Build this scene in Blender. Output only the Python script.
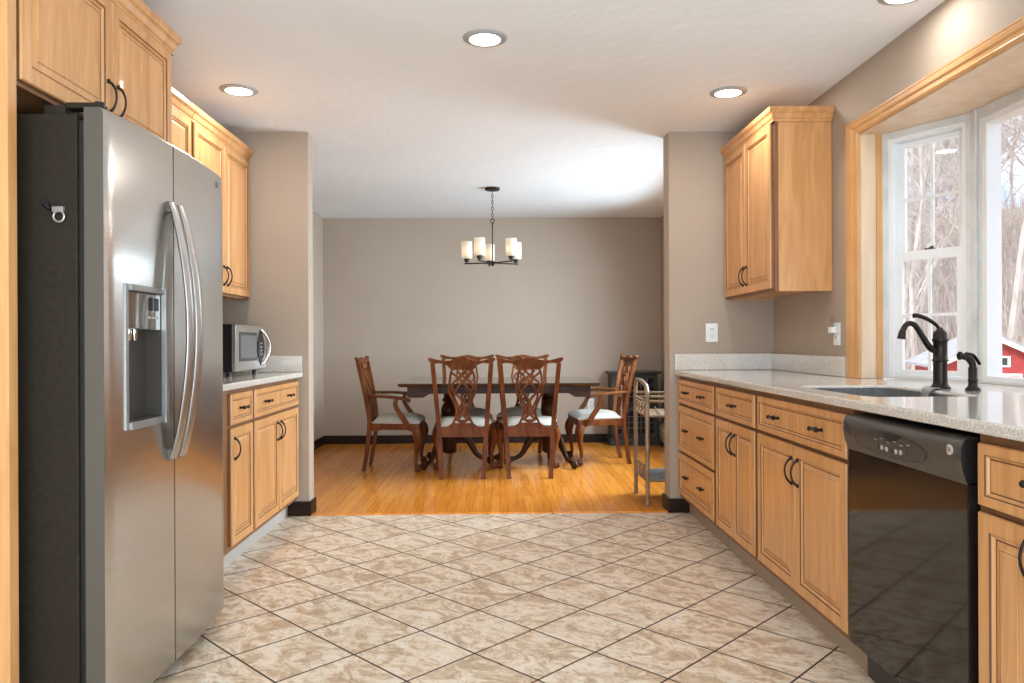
import bpy, bmesh, math, random
from math import sin, cos, pi, radians as R
from mathutils import Vector, Matrix, Euler

SC = bpy.context.scene
for o in list(bpy.data.objects):
    bpy.data.objects.remove(o)
COL = SC.collection

# ------------------------------------------------------------------ camera
cam_d = bpy.data.cameras.new('camera'); cam = bpy.data.objects.new('camera', cam_d); COL.objects.link(cam)
cam_d.sensor_width = 36; cam_d.lens = 36*751/1024
cam_d.shift_y = -0.5/1024; cam_d.clip_start = 0.05; cam_d.clip_end = 300
YAW = R(1.0); ROLL = 0.0045
cam.location = (0, 0, 1.115)
cam.rotation_mode = 'QUATERNION'
cam.rotation_quaternion = (Matrix.Rotation(-YAW, 4, 'Z') @ Matrix.Rotation(R(90), 4, 'X') @ Matrix.Rotation(-ROLL, 4, 'Z')).to_quaternion()
SC.camera = cam

# ------------------------------------------------------------------ view, world, sun, daylight, added fill
SC.view_settings.view_transform = 'Standard'; SC.view_settings.look = 'None'
SC.view_settings.gamma = 1; SC.view_settings.use_curve_mapping = False
SC.view_settings.exposure = 0.45

W = bpy.data.worlds.new('sky'); SC.world = W; W.use_nodes = True
nt = W.node_tree; nt.nodes.clear()
wo = nt.nodes.new('ShaderNodeOutputWorld'); bg = nt.nodes.new('ShaderNodeBackground')
sky = nt.nodes.new('ShaderNodeTexSky'); sky.sky_type = 'HOSEK_WILKIE'; sky.turbidity = 3.0
sky.sun_direction = Vector((-0.5, -0.6, 0.62)).normalized()
tc = nt.nodes.new('ShaderNodeTexCoord'); nz = nt.nodes.new('ShaderNodeTexNoise')
nz.inputs['Scale'].default_value = 5; nz.inputs['Detail'].default_value = 6
rp = nt.nodes.new('ShaderNodeValToRGB'); rp.color_ramp.elements[0].position = .42; rp.color_ramp.elements[1].position = .6
mx = nt.nodes.new('ShaderNodeMix'); mx.data_type = 'RGBA'
mx2 = nt.nodes.new('ShaderNodeMix'); mx2.data_type = 'RGBA'; mx2.blend_type = 'MIX'; mx2.inputs[0].default_value = .55
mx2.inputs[7].default_value = (.42, .58, .95, 1)
mx.inputs[7].default_value = (1.15, 1.15, 1.18, 1)
nt.links.new(tc.outputs['Generated'], nz.inputs['Vector']); nt.links.new(nz.outputs['Fac'], rp.inputs[0])
nt.links.new(sky.outputs[0], mx2.inputs[6]); nt.links.new(mx2.outputs[2], mx.inputs[6])
nt.links.new(rp.outputs[0], mx.inputs[0]); nt.links.new(mx.outputs[2], bg.inputs[0]); nt.links.new(bg.outputs[0], wo.inputs[0])
bg.inputs[1].default_value = 1.95

sd = bpy.data.lights.new('sun', 'SUN'); sd.energy = 1.5; sd.angle = R(1); sd.color = (1, .95, .88)
so = bpy.data.objects.new('sun', sd); COL.objects.link(so); so.location = (-10, -12, 14)
so.rotation_euler = Vector((0.5, 0.6, -0.62)).to_track_quat('-Z', 'Y').to_euler()

def area(name, loc, dirv, sx, sy, power, color=(1, 1, 1), portal=False):
    d = bpy.data.lights.new(name, 'AREA'); d.shape = 'RECTANGLE'; d.size = sx; d.size_y = sy; d.energy = power; d.color = color
    o = bpy.data.objects.new(name, d); COL.objects.link(o); o.location = loc
    o.rotation_euler = Vector(dirv).to_track_quat('-Z', 'Z').to_euler()
    if portal: d.cycles.is_portal = True
    return o
area('added_fill_back', (-0.1, -2.52, 1.12), (0, 1, .7), 2.8, 2.1, 100, (.66, .85, 1))  # added fill lamp behind the camera, tilted up to brighten the ceiling
area('added_fill_right', (1.88, -0.95, 1.12), (-1, .3, .7), 2.0, 2.05, 130, (.66, .85, 1))  # added fill lamp out of view at right, lights left cabinets and ceiling
area('daylight_dining_window', (2.50, 6.25, 1.75), (-1, 0, -.65), 2.2, 1.2, 260, (.70, .87, 1))
area('daylight_bay_portal', (2.3, 2.85, 1.53), (-1, 0, 0), 1.7, 1.25, 1, portal=True)

# ------------------------------------------------------------------ materials
def newmat(name):
    m = bpy.data.materials.new(name); m.use_nodes = True
    n = m.node_tree; b = n.nodes['Principled BSDF']; return m, n, b
def plain(name, col, rough=.5, metal=0, coat=0, spec=.5):
    m, n, b = newmat(name)
    b.inputs['Base Color'].default_value = (*col, 1); b.inputs['Roughness'].default_value = rough
    b.inputs['Metallic'].default_value = metal; b.inputs['Coat Weight'].default_value = coat
    b.inputs['Specular IOR Level'].default_value = spec
    return m
def N(n, t, **kw):
    x = n.nodes.new(t)
    for k, v in kw.items():
        if k in x.inputs: x.inputs[k].default_value = v
        else: setattr(x, k, v)
    return x
def noisemat(name, c1, c2, scale=(1, 1, 1), nscale=5, detail=4, rough=.5, lo=.35, hi=.65, bump=0, bscale=None, metal=0, coat=0, dist=0, coords='Object', mid=None):
    m, n, b = newmat(name)
    t = N(n, 'ShaderNodeTexCoord'); mp = N(n, 'ShaderNodeMapping'); mp.inputs['Scale'].default_value = scale
    z = N(n, 'ShaderNodeTexNoise', Scale=nscale, Detail=detail, Distortion=dist)
    r = N(n, 'ShaderNodeValToRGB'); r.color_ramp.elements[0].position = lo; r.color_ramp.elements[1].position = hi
    r.color_ramp.elements[0].color = (*c1, 1); r.color_ramp.elements[1].color = (*c2, 1)
    if mid:
        e = r.color_ramp.elements.new((lo+hi)/2); e.color = (*mid, 1)
    L = n.links.new
    L(t.outputs[coords], mp.inputs[0]); L(mp.outputs[0], z.inputs[0]); L(z.outputs[0], r.inputs[0]); L(r.outputs[0], b.inputs['Base Color'])
    b.inputs['Roughness'].default_value = rough; b.inputs['Metallic'].default_value = metal; b.inputs['Coat Weight'].default_value = coat
    if bump:
        z2 = N(n, 'ShaderNodeTexNoise', Scale=bscale or nscale, Detail=4)
        L(mp.outputs[0], z2.inputs[0])
        bp = N(n, 'ShaderNodeBump', Strength=bump, Distance=.01); L(z2.outputs[0], bp.inputs['Height']); L(bp.outputs[0], b.inputs['Normal'])
    return m

M = {}
M['wall'] = noisemat('taupe_wall_paint', (.415, .330, .255), (.43, .343, .267), nscale=2, rough=.75, bump=.06, bscale=180)
M['ceiling'] = noisemat('white_ceiling_plaster', (.85, .875, .89), (.87, .895, .91), nscale=2.5, rough=.85, bump=.35, bscale=14)
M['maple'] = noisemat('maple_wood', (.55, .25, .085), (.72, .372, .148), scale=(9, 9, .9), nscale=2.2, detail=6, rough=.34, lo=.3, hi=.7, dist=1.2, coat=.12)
M['maple_shaded'] = noisemat('maple_gap_shade', (.20, .085, .03), (.28, .125, .048), scale=(9, 9, .9), nscale=2.2, detail=6, rough=.4, lo=.3, hi=.7)  # maple darkened: the shading between cabinet fronts is put into the colour
M['maple_pale'] = noisemat('birch_veneer', (.66, .47, .30), (.78, .60, .42), scale=(4, 4, .8), nscale=2.0, detail=6, rough=.4, lo=.3, hi=.7, dist=1.5)
M['trimwood'] = noisemat('honey_oak_trim', (.56, .28, .10), (.70, .38, .155), scale=(6, 1.2, 1.2), nscale=3, detail=6, rough=.35, lo=.3, hi=.7)
M['glaze'] = plain('brown_glaze', (.085, .04, .018), .6)
M['kick'] = plain('toe_kick_laminate', (.36, .27, .20), .5)
M['kick_lit'] = plain('lit_toe_kick', (.50, .45, .40), .5)  # lighter toe kick for the left run, light falling there painted in
M['darkgap'] = plain('cabinet_interior_shadow', (.03, .02, .015), .9)
M['iron'] = plain('oil_rubbed_bronze', (.028, .02, .016), .38, .7)
M['basewood'] = noisemat('espresso_baseboard', (.022, .011, .008), (.035, .017, .012), nscale=8, rough=.35)
M['mahog'] = noisemat('mahogany', (.098, .026, .006), (.185, .054, .012), scale=(6, 6, 1.5), nscale=4, detail=5, rough=.5, coat=.0)
M['mahog_dark'] = noisemat('dark_mahogany', (.034, .012, .004), (.062, .021, .007), scale=(1.5, 6, 6), nscale=4, detail=5, rough=.34, coat=.0)
M['tabletop'] = noisemat('polished_dark_tabletop', (.026, .011, .007), (.042, .018, .011), scale=(1, 8, 8), nscale=3, detail=5, rough=.14, coat=.5)
M['fabric'] = noisemat('cream_striped_fabric', (.42, .385, .32), (.52, .48, .41), scale=(60, 60, 60), nscale=3, rough=.9, bump=.1, bscale=8)
M['fridge_side'] = noisemat('textured_dark_grey_enamel', (.020, .014, .008), (.026, .018, .011), nscale=60, rough=.6)
M['fridge_side'].node_tree.nodes['Principled BSDF'].inputs['Specular IOR Level'].default_value = .2
M['steel'] = noisemat('brushed_stainless', (.57, .55, .52), (.605, .585, .555), scale=(1, 1, 60), nscale=4, detail=5, rough=.28, metal=1)
M['steel_d'] = plain('door_side_steel', (.115, .095, .075), .5, .25, 0, .3)
M['steel_h'] = plain('brushed_handle_steel', (.50, .475, .45), .34, 1)
M['bezel'] = plain('grey_bezel', (.30, .285, .265), .42, .5)
M['ring'] = plain('satin_ring', (.40, .40, .39), .4)
M['recess'] = plain('dispenser_recess_grey', (.06, .048, .038), .45, 0, 0, .3)
M['chrome'] = plain('polished_metal', (.75, .74, .72), .1, 1)
M['black'] = plain('black_plastic', (.008, .008, .008), .3)
M['blackgloss'] = plain('black_gloss', (.012, .010, .009), .06, 0, 0, .5)
M['dwpanel'] = plain('charcoal_control_panel', (.095, .082, .068), .36, .45)
M['dwinset'] = plain('control_inset', (.060, .056, .052), .35, .3)
M['greyprint'] = plain('grey_print', (.42, .42, .42), .5)
M['badge'] = plain('silver_badge', (.75, .75, .73), .25, .6)
M['white'] = noisemat('white_vinyl', (.80, .80, .79), (.84, .84, .83), nscale=3, rough=.35)
M['greyvinyl'] = noisemat('weathered_white_frame', (.60, .59, .56), (.72, .71, .69), nscale=7, rough=.5)
M['plate'] = plain('white_plastic_plate', (.85, .85, .83), .35)
M['slot'] = plain('outlet_slots', (.05, .05, .05), .5)
M['cart'] = noisemat('antique_bronze_metal', (.21, .13, .075), (.33, .215, .13), nscale=12, rough=.42, metal=.25)
M['cartshelf'] = noisemat('woven_grey_shelf', (.12, .115, .11), (.24, .23, .22), scale=(60, 12, 12), nscale=3, rough=.5)
M['greycab'] = noisemat('charcoal_grey_paint', (.040, .041, .038), (.060, .060, .056), nscale=6, rough=.4)
M['greycab_in'] = plain('dark_interior', (.018, .017, .016), .6)
M['greymunt'] = plain('muntin_grey', (.16, .16, .16), .4, .3)
M['cream'] = plain('cream_enamel', (.52, .46, .38), .45)
M['sink'] = noisemat('grey_composite_sink', (.12, .12, .118), (.18, .18, .175), nscale=90, rough=.5)
M['bark'] = noisemat('grey_bark', (.42, .36, .31), (.66, .60, .54), scale=(1, 1, .3), nscale=6, rough=.9)
M['leaf'] = noisemat('leaf_litter', (.30, .20, .12), (.55, .42, .30), nscale=1.4, detail=8, rough=.95, mid=(.42, .33, .25))
M['red'] = noisemat('red_barn_paint', (.38, .045, .045), (.48, .07, .065), scale=(1, 8, 1), nscale=3, rough=.7)
M['roofing'] = noisemat('pale_grey_shingle', (.36, .35, .35), (.46, .45, .45), nscale=6, rough=.9)
M['trimwhite'] = plain('white_exterior_trim', (.85, .85, .85), .6)

for k_, v_ in (('mahog', .2), ('mahog_dark', .15), ('basewood', .12), ('greycab', .25)): M[k_].node_tree.nodes['Principled BSDF'].inputs['Specular IOR Level'].default_value = v_
def glassmat(name, tint=(1, 1, 1), rough=0, mixv=.12):
    m = bpy.data.materials.new(name); m.use_nodes = True; n = m.node_tree; n.nodes.clear()
    o = N(n, 'ShaderNodeOutputMaterial'); t = N(n, 'ShaderNodeBsdfTransparent'); t.inputs[0].default_value = (*tint, 1)
    g = N(n, 'ShaderNodeBsdfGlossy', Roughness=rough); mxs = N(n, 'ShaderNodeMixShader')
    f = N(n, 'ShaderNodeFresnel'); ge = N(n, 'ShaderNodeNewGeometry'); mr = N(n, 'ShaderNodeMapRange')
    mr.inputs['To Min'].default_value = 1.25; mr.inputs['To Max'].default_value = 1/1.25
    n.links.new(ge.outputs['Backfacing'], mr.inputs[0]); n.links.new(mr.outputs[0], f.inputs[0])
    n.links.new(f.outputs[0], mxs.inputs[0]); n.links.new(t.outputs[0], mxs.inputs[1]); n.links.new(g.outputs[0], mxs.inputs[2]); n.links.new(mxs.outputs[0], o.inputs[0])
    return m
M['glass'] = glassmat('window_glass')
M['glass2'] = glassmat('clear_plastic', (.93, .93, .93))
def emis(name, col, s):
    m = bpy.data.materials.new(name); m.use_nodes = True; n = m.node_tree; n.nodes.clear()
    o = N(n, 'ShaderNodeOutputMaterial'); e = N(n, 'ShaderNodeEmission', Strength=s); e.inputs[0].default_value = (*col, 1)
    n.links.new(e.outputs[0], o.inputs[0]); return m
M['lamp'] = emis('downlight_lens_glow', (1, .97, .92), 9)
M['bulb'] = emis('bulb_glow', (1, .80, .52), 6)
def shademat():
    m = bpy.data.materials.new('frosted_glass_shade'); m.use_nodes = True; n = m.node_tree; n.nodes.clear()
    o = N(n, 'ShaderNodeOutputMaterial'); t = N(n, 'ShaderNodeBsdfTranslucent'); t.inputs[0].default_value = (.95, .90, .82, 1)
    d = N(n, 'ShaderNodeBsdfPrincipled', Roughness=.35); d.inputs['Base Color'].default_value = (.88, .85, .80, 1)
    mxs = N(n, 'ShaderNodeMixShader'); mxs.inputs[0].default_value = .45
    n.links.new(t.outputs[0], mxs.inputs[1]); n.links.new(d.outputs[0], mxs.inputs[2]); n.links.new(mxs.outputs[0], o.inputs[0]); return m
M['shade'] = shademat()

# speckled solid-surface counter
m, n, b = newmat('speckled_solid_surface'); M['counter'] = m
t = N(n, 'ShaderNodeTexCoord'); z1 = N(n, 'ShaderNodeTexNoise', Scale=260, Detail=2); z2 = N(n, 'ShaderNodeTexNoise', Scale=170, Detail=2)
r1 = N(n, 'ShaderNodeValToRGB'); r1.color_ramp.elements[0].position = .33; r1.color_ramp.elements[0].color = (.36, .31, .27, 1)
r1.color_ramp.elements[1].position = .46; r1.color_ramp.elements[1].color = (.68, .625, .55, 1)
r2 = N(n, 'ShaderNodeValToRGB'); r2.color_ramp.elements[0].position = .58; r2.color_ramp.elements[0].color = (0, 0, 0, 1); r2.color_ramp.elements[1].position = .66
mm = N(n, 'ShaderNodeMix', data_type='RGBA'); mm.inputs[7].default_value = (.84, .80, .745, 1)
L = n.links.new
L(t.outputs['Object'], z1.inputs[0]); L(t.outputs['Object'], z2.inputs[0]); L(z1.outputs[0], r1.inputs[0]); L(z2.outputs[0], r2.inputs[0])
L(r1.outputs[0], mm.inputs[6]); L(r2.outputs[0], mm.inputs[0]); L(mm.outputs[2], b.inputs['Base Color']); b.inputs['Roughness'].default_value = .12; b.inputs['Coat Weight'].default_value = .4; b.inputs['Coat Roughness'].default_value = .06

# diagonal stone-look tile
m, n, b = newmat('diagonal_stone_tile'); M['tile'] = m
TS = .3042
t = N(n, 'ShaderNodeTexCoord'); vm = N(n, 'ShaderNodeVectorMath', operation='SUBTRACT'); vm.inputs[1].default_value = (-.091, 2.684, 0)
mp = N(n, 'ShaderNodeMapping'); mp.inputs['Rotation'].default_value = (0, 0, R(45.3)); mp.inputs['Scale'].default_value = (1/TS, 1/TS, 1/TS)
L = n.links.new
L(t.outputs['Object'], vm.inputs[0]); L(vm.outputs[0], mp.inputs[0])
br = N(n, 'ShaderNodeTexBrick', offset=0.0, squash=1.0); br.inputs['Scale'].default_value = 1; br.inputs['Brick Width'].default_value = 1; br.inputs['Row Height'].default_value = 1
br.inputs['Mortar Size'].default_value = .013; br.inputs['Mortar Smooth'].default_value = .15
br.inputs['Color1'].default_value = (0, 0, 0, 1); br.inputs['Color2'].default_value = (1, 1, 1, 1); br.inputs['Mortar'].default_value = (0, 0, 0, 1)
L(mp.outputs[0], br.inputs['Vector'])
rnd = N(n, 'ShaderNodeVectorMath', operation='SCALE'); L(br.outputs['Color'], rnd.inputs[0]); rnd.inputs['Scale'].default_value = 7
add = N(n, 'ShaderNodeVectorMath', operation='ADD'); L(mp.outputs[0], add.inputs[0]); L(rnd.outputs[0], add.inputs[1])
mp2 = N(n, 'ShaderNodeMapping'); mp2.inputs['Scale'].default_value = (1, 1.5, 1); mp2.inputs['Rotation'].default_value = (0, 0, R(-45)); L(add.outputs[0], mp2.inputs[0])
za = N(n, 'ShaderNodeTexNoise', Scale=1.7, Detail=12, Roughness=.72, Distortion=1.6); L(mp2.outputs[0], za.inputs[0])
ra = N(n, 'ShaderNodeValToRGB'); els = ra.color_ramp.elements
els[0].position = .30; els[0].color = (.40, .33, .27, 1); els[1].position = .66; els[1].color = (.82, .74, .64, 1)
e = els.new(.43); e.color = (.56, .395, .25, 1); e = els.new(.52); e.color = (.78, .64, .49, 1)
L(za.outputs[0], ra.inputs[0])
zb = N(n, 'ShaderNodeTexNoise', Scale=8, Detail=10, Roughness=.75, Distortion=.8); L(mp2.outputs[0], zb.inputs[0])
rb = N(n, 'ShaderNodeValToRGB'); rb.color_ramp.elements[0].position = .36; rb.color_ramp.elements[0].color = (.50, .43, .37, 1); rb.color_ramp.elements[1].position = .50; rb.color_ramp.elements[1].color = (1, 1, 1, 1)
L(zb.outputs[0], rb.inputs[0])
mu = N(n, 'ShaderNodeMix', data_type='RGBA', blend_type='MULTIPLY'); mu.inputs[0].default_value = .75; L(ra.outputs[0], mu.inputs[6]); L(rb.outputs[0], mu.inputs[7])
mg = N(n, 'ShaderNodeMix', data_type='RGBA'); mg.inputs[7].default_value = (.04, .022, .013, 1); L(mu.outputs[2], mg.inputs[6]); L(br.outputs['Fac'], mg.inputs[0])
L(mg.outputs[2], b.inputs['Base Color'])
rr = N(n, 'ShaderNodeMapRange'); rr.inputs['To Min'].default_value = .34; rr.inputs['To Max'].default_value = .85; L(br.outputs['Fac'], rr.inputs[0]); L(rr.outputs[0], b.inputs['Roughness'])
bp = N(n, 'ShaderNodeBump', Strength=.5, Distance=.004, invert=True); L(br.outputs['Fac'], bp.inputs['Height'])
bp2 = N(n, 'ShaderNodeBump', Strength=.12, Distance=.004); L(zb.outputs[0], bp2.inputs['Height']); L(bp.outputs[0], bp2.inputs['Normal']); L(bp2.outputs[0], b.inputs['Normal'])

# oak strip floor
m, n, b = newmat('oak_strip_floor'); M['oak'] = m
t = N(n, 'ShaderNodeTexCoord'); mp = N(n, 'ShaderNodeMapping'); mp.inputs['Rotation'].default_value = (0, 0, R(90))
L = n.links.new; L(t.outputs['Object'], mp.inputs[0])
br = N(n, 'ShaderNodeTexBrick', offset=.37, offset_frequency=2, squash=1.0); br.inputs['Scale'].default_value = 1; br.inputs['Brick Width'].default_value = .9; br.inputs['Row Height'].default_value = .058
br.inputs['Mortar Size'].default_value = .0010; br.inputs['Mortar Smooth'].default_value = .1; br.inputs['Bias'].default_value = 0
br.inputs['Color1'].default_value = (.69, .235, .028, 1); br.inputs['Color2'].default_value = (.82, .32, .046, 1); br.inputs['Mortar'].default_value = (.38, .125, .022, 1)
L(mp.outputs[0], br.inputs['Vector'])
mp3 = N(n, 'ShaderNodeMapping'); mp3.inputs['Scale'].default_value = (1.2, 22, 1); L(mp.outputs[0], mp3.inputs[0])
za = N(n, 'ShaderNodeTexNoise', Scale=3, Detail=6, Distortion=.4); L(mp3.outputs[0], za.inputs[0])
ra = N(n, 'ShaderNodeValToRGB'); ra.color_ramp.elements[0].position = .3; ra.color_ramp.elements[0].color = (.72, .66, .6, 1); ra.color_ramp.elements[1].position = .62; ra.color_ramp.elements[1].color = (1, 1, 1, 1)
L(za.outputs[0], ra.inputs[0])
mu = N(n, 'ShaderNodeMix', data_type='RGBA', blend_type='MULTIPLY'); mu.inputs[0].default_value = .8; L(br.outputs['Color'], mu.inputs[6]); L(ra.outputs[0], mu.inputs[7])
L(mu.outputs[2], b.inputs['Base Color']); b.inputs['Roughness'].default_value = .18; b.inputs['Specular IOR Level'].default_value = .42

# ------------------------------------------------------------------ mesh builder
class MB:
    def __init__(s): s.v = []; s.f = []; s.mi = []; s.sm = []; s.X = None; s.names = []
    def mat(s, name):
        if name not in s.names: s.names.append(name)
        return s.names.index(name)
    def add(s, vs, fs, mat, smooth=False):
        k = len(s.v)
        for p in vs:
            p = Vector(p); s.v.append(s.X @ p if s.X else p)
        i = s.mat(mat) if isinstance(mat, str) else None
        for j, f in enumerate(fs):
            s.f.append([q+k for q in f]); s.mi.append(i if i is not None else s.mat(mat[j])); s.sm.append(smooth)
        return s
    def box(s, x0, x1, y0, y1, z0, z1, mat, bev=0):
        if x0 > x1: x0, x1 = x1, x0
        if y0 > y1: y0, y1 = y1, y0
        if z0 > z1: z0, z1 = z1, z0
        if bev <= 0:
            vs = [(x, y, z) for z in (z0, z1) for y in (y0, y1) for x in (x0, x1)]
            return s.add(vs, [(0, 2, 3, 1), (4, 5, 7, 6), (0, 1, 5, 4), (2, 6, 7, 3), (0, 4, 6, 2), (1, 3, 7, 5)], mat)
        bev = min(bev, .49*(x1-x0), .49*(y1-y0), .49*(z1-z0))
        bm = bmesh.new(); bmesh.ops.create_cube(bm, size=1)
        for v in bm.verts: v.co = Vector(((x0+x1)/2+v.co.x*(x1-x0), (y0+y1)/2+v.co.y*(y1-y0), (z0+z1)/2+v.co.z*(z1-z0)))
        bmesh.ops.bevel(bm, geom=list(bm.edges), offset=bev, segments=2, affect='EDGES', profile=.7)
        bm.verts.index_update()
        s.add([v.co.copy() for v in bm.verts], [[v.index for v in f.verts] for f in bm.faces], mat); bm.free(); return s
    def tube(s, pts, rad, mat, n=8, caps=True, flat=1.0, up=None, smooth=True, closed=False):
        """sweep an ellipse (rad, rad*flat) along pts; rad scalar, list, or list of (a, b)"""
        pts = [Vector(p) for p in pts]; k = len(pts)
        rad = rad if isinstance(rad, (list, tuple)) else [rad]*k
        vs = []; prev = None
        for i, p in enumerate(pts):
            if closed: d = pts[(i+1) % k]-pts[i-1]
            elif i == 0: d = pts[1]-p
            elif i == k-1: d = p-pts[i-1]
            else: d = (pts[i+1]-p).normalized()+(p-pts[i-1]).normalized()
            d.normalize()
            u = Vector(up) if up is not None else (prev if prev is not None else (Vector((0, 0, 1)) if abs(d.z) < .9 else Vector((1, 0, 0))))
            a = u - d*u.dot(d)
            if a.length < 1e-5: a = Vector((1, 0, 0)) - d*d.x
            a.normalize(); bb = d.cross(a); prev = a
            r = rad[i]; ra, rb = (r if isinstance(r, (list, tuple)) else (r, r*flat))
            for j in range(n):
                th = 2*pi*(j+.5)/n; vs.append(p + a*ra*cos(th) + bb*rb*sin(th))
        fs = []
        for i in range(k if closed else k-1):
            i2 = (i+1) % k
            for j in range(n): fs.append((i*n+j, i*n+(j+1) % n, i2*n+(j+1) % n, i2*n+j))
        if caps and not closed: fs += [list(range(n))[::-1], [(k-1)*n+j for j in range(n)]]
        return s.add(vs, fs, mat, smooth)
    def lathe(s, prof, mat, c=(0, 0, 0), n=24, axis='z', smooth=True):
        """prof: (radius, height) list"""
        vs = []; fs = []
        for r, h in prof:
            for j in range(n):
                a = 2*pi*j/n; x, y = r*cos(a), r*sin(a)
                p = (x, y, h) if axis == 'z' else ((h, x, y) if axis == 'x' else (x, h, y))
                vs.append((p[0]+c[0], p[1]+c[1], p[2]+c[2]))
        for i in range(len(prof)-1):
            for j in range(n): fs.append((i*n+j, i*n+(j+1) % n, (i+1)*n+(j+1) % n, (i+1)*n+j))
        k = len(prof)
        if prof[0][0] > 1e-4: fs.append(list(range(n))[::-1])
        if prof[-1][0] > 1e-4: fs.append([(k-1)*n+j for j in range(n)])
        return s.add(vs, fs, mat, smooth)
    def ball(s, c, r, mat, n=12, sc=(1, 1, 1)):
        vs = []; fs = []; m_ = n//2
        for i in range(m_+1):
            ph = pi*i/m_
            for j in range(n):
                a = 2*pi*j/n; vs.append((c[0]+r*sc[0]*sin(ph)*cos(a), c[1]+r*sc[1]*sin(ph)*sin(a), c[2]+r*sc[2]*cos(ph)))
        for i in range(m_):
            for j in range(n): fs.append((i*n+j, i*n+(j+1) % n, (i+1)*n+(j+1) % n, (i+1)*n+j))
        return s.add(vs, fs, mat, True)
    def prism(s, poly, fn, d0, d1, mat, smooth=False):
        """poly: 2D outline; fn(a,b,d)->3D; extrude d0..d1"""
        k = len(poly)
        vs = [fn(a, b_, d0) for a, b_ in poly]+[fn(a, b_, d1) for a, b_ in poly]
        fs = [list(range(k))[::-1], [k+i for i in range(k)]]+[(i, (i+1) % k, k+(i+1) % k, k+i) for i in range(k)]
        return s.add(vs, fs, mat, smooth)
    def build(s, name, parent=None, off=None, bevel=0):
        me = bpy.data.meshes.new(name)
        o3 = Vector(off) if off is not None else (parent_root(parent) if parent else Vector())
        me.from_pydata([tuple(v-o3) for v in s.v], [], s.f); me.update()
        for nm in s.names: me.materials.append(M[nm])
        for i, p in enumerate(me.polygons): p.material_index = s.mi[i]; p.use_smooth = s.sm[i]
        bm = bmesh.new(); bm.from_mesh(me)
        bmesh.ops.remove_doubles(bm, verts=bm.verts, dist=1e-6)
        bmesh.ops.recalc_face_normals(bm, faces=bm.faces); bm.to_mesh(me); bm.free()
        if any(s.sm):
            try: me.set_sharp_from_angle(angle=R(50))
            except Exception: pass
        o = bpy.data.objects.new(name, me); COL.objects.link(o)
        if parent: o.parent = parent
        elif off is not None: o.location = off
        if bevel:
            md = o.modifiers.new('bevel', 'BEVEL'); md.width = bevel; md.segments = 2; md.limit_method = 'ANGLE'
        return o
def parent_root(p):
    v = Vector()
    while p is not None: v = v+Vector(p.get('_o', (0, 0, 0))); p = p.parent
    return v
def thing(name, label, cat, loc=(0, 0, 0), group=None, world=True):
    """Empty at the thing's base; meshes added with world coordinates are offset"""
    o = bpy.data.objects.new(name, None); COL.objects.link(o); o.location = loc; o.empty_display_size = .1
    o['_o'] = tuple(loc) if world else (0, 0, 0)
    o['label'] = label; o['category'] = cat
    if group: o['group'] = group
    return o
def tag(o, label, cat, group=None, kind=None):
    o['label'] = label; o['category'] = cat
    if group: o['group'] = group
    if kind: o['kind'] = kind
    return o
def struct(name, mb, off=None, **k):
    o = mb.build(name, None, off, **k); o['kind'] = 'structure'; return o
def copy_tree(o, parent=None):
    c = o.copy(); COL.objects.link(c); c.parent = parent
    for ch in list(o.children): copy_tree(ch, c)
    return c

# ------------------------------------------------------------------ room shell
XL, XR, YB, YF, YC, H = -1.915, 1.785, -2.5, 8.23, 4.845, 2.465
WT = .115
floor = struct('floor', MB().box(XL-.15, XR+.14, YB-.12, YC, -.1, 0, 'tile'))
struct('floor', MB().box(XL-.15, XR+.14, YC, YF+.12, -.1, 0, 'oak'))
struct('trim_1', MB().prism([(YC-.004, 0), (YC+.05, 0), (YC+.05, .003), (YC+.035, .008), (YC+.012, .008), (YC-.004, .002)], lambda a, b_, d: (d, a, b_), XL+.69, XR-.69, 'oak'))
struct('ceiling', MB().box(XL-.15, XR+.14, YB-.12, YF+.12, H, H+.1, 'ceiling'))
# right wall with bay opening
OY0, OY1, OZ0, OZ1 = 2.02, 3.68, .878, 2.135
mb = MB(); mb.box(XR, XR+WT, YB, -1.97, 0, H, 'wall'); mb.box(XR, XR+WT, -1.97, .07, 2.16, H, 'wall'); mb.box(XR, XR+WT, .07, OY0, 0, H, 'wall')
mb.box(XR, XR+WT, OY1, 5.32, 0, H, 'wall'); mb.box(XR, XR+WT, 7.08, YF, 0, H, 'wall'); mb.box(XR, XR+WT, 5.32, 7.08, 0, .9, 'wall'); mb.box(XR, XR+WT, 5.32, 7.08, 2.14, H, 'wall')
mb.box(XR, XR+WT, OY0, OY1, 0, OZ0, 'wall'); mb.box(XR, XR+WT, OY0, OY1, OZ1+.004, H, 'wall'); struct('wall_right', mb)
mb = MB(); mb.box(XL-WT, XL, YB, YF, 0, H, 'wall'); struct('wall_left', mb)
mb = MB(); mb.box(XL-WT, XR+WT, YF, YF+WT, 0, H, 'wall'); struct('wall_far', mb)
mb = MB(); mb.box(XL-WT, -1.5, YB-.1, YB, 0, H, 'wall'); mb.box(1.3, XR+WT, YB-.1, YB, 0, H, 'wall'); mb.box(-1.5, 1.3, YB-.1, YB, 2.15, H, 'wall'); struct('wall_back', mb)
struct('wall_left_return', MB().box(XL, -1.222, YC, YC+.12, 0, H, 'wall'))
struct('wall_right_return', MB().box(1.104, XR, YC, YC+.155, 0, H, 'wall'))
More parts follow.
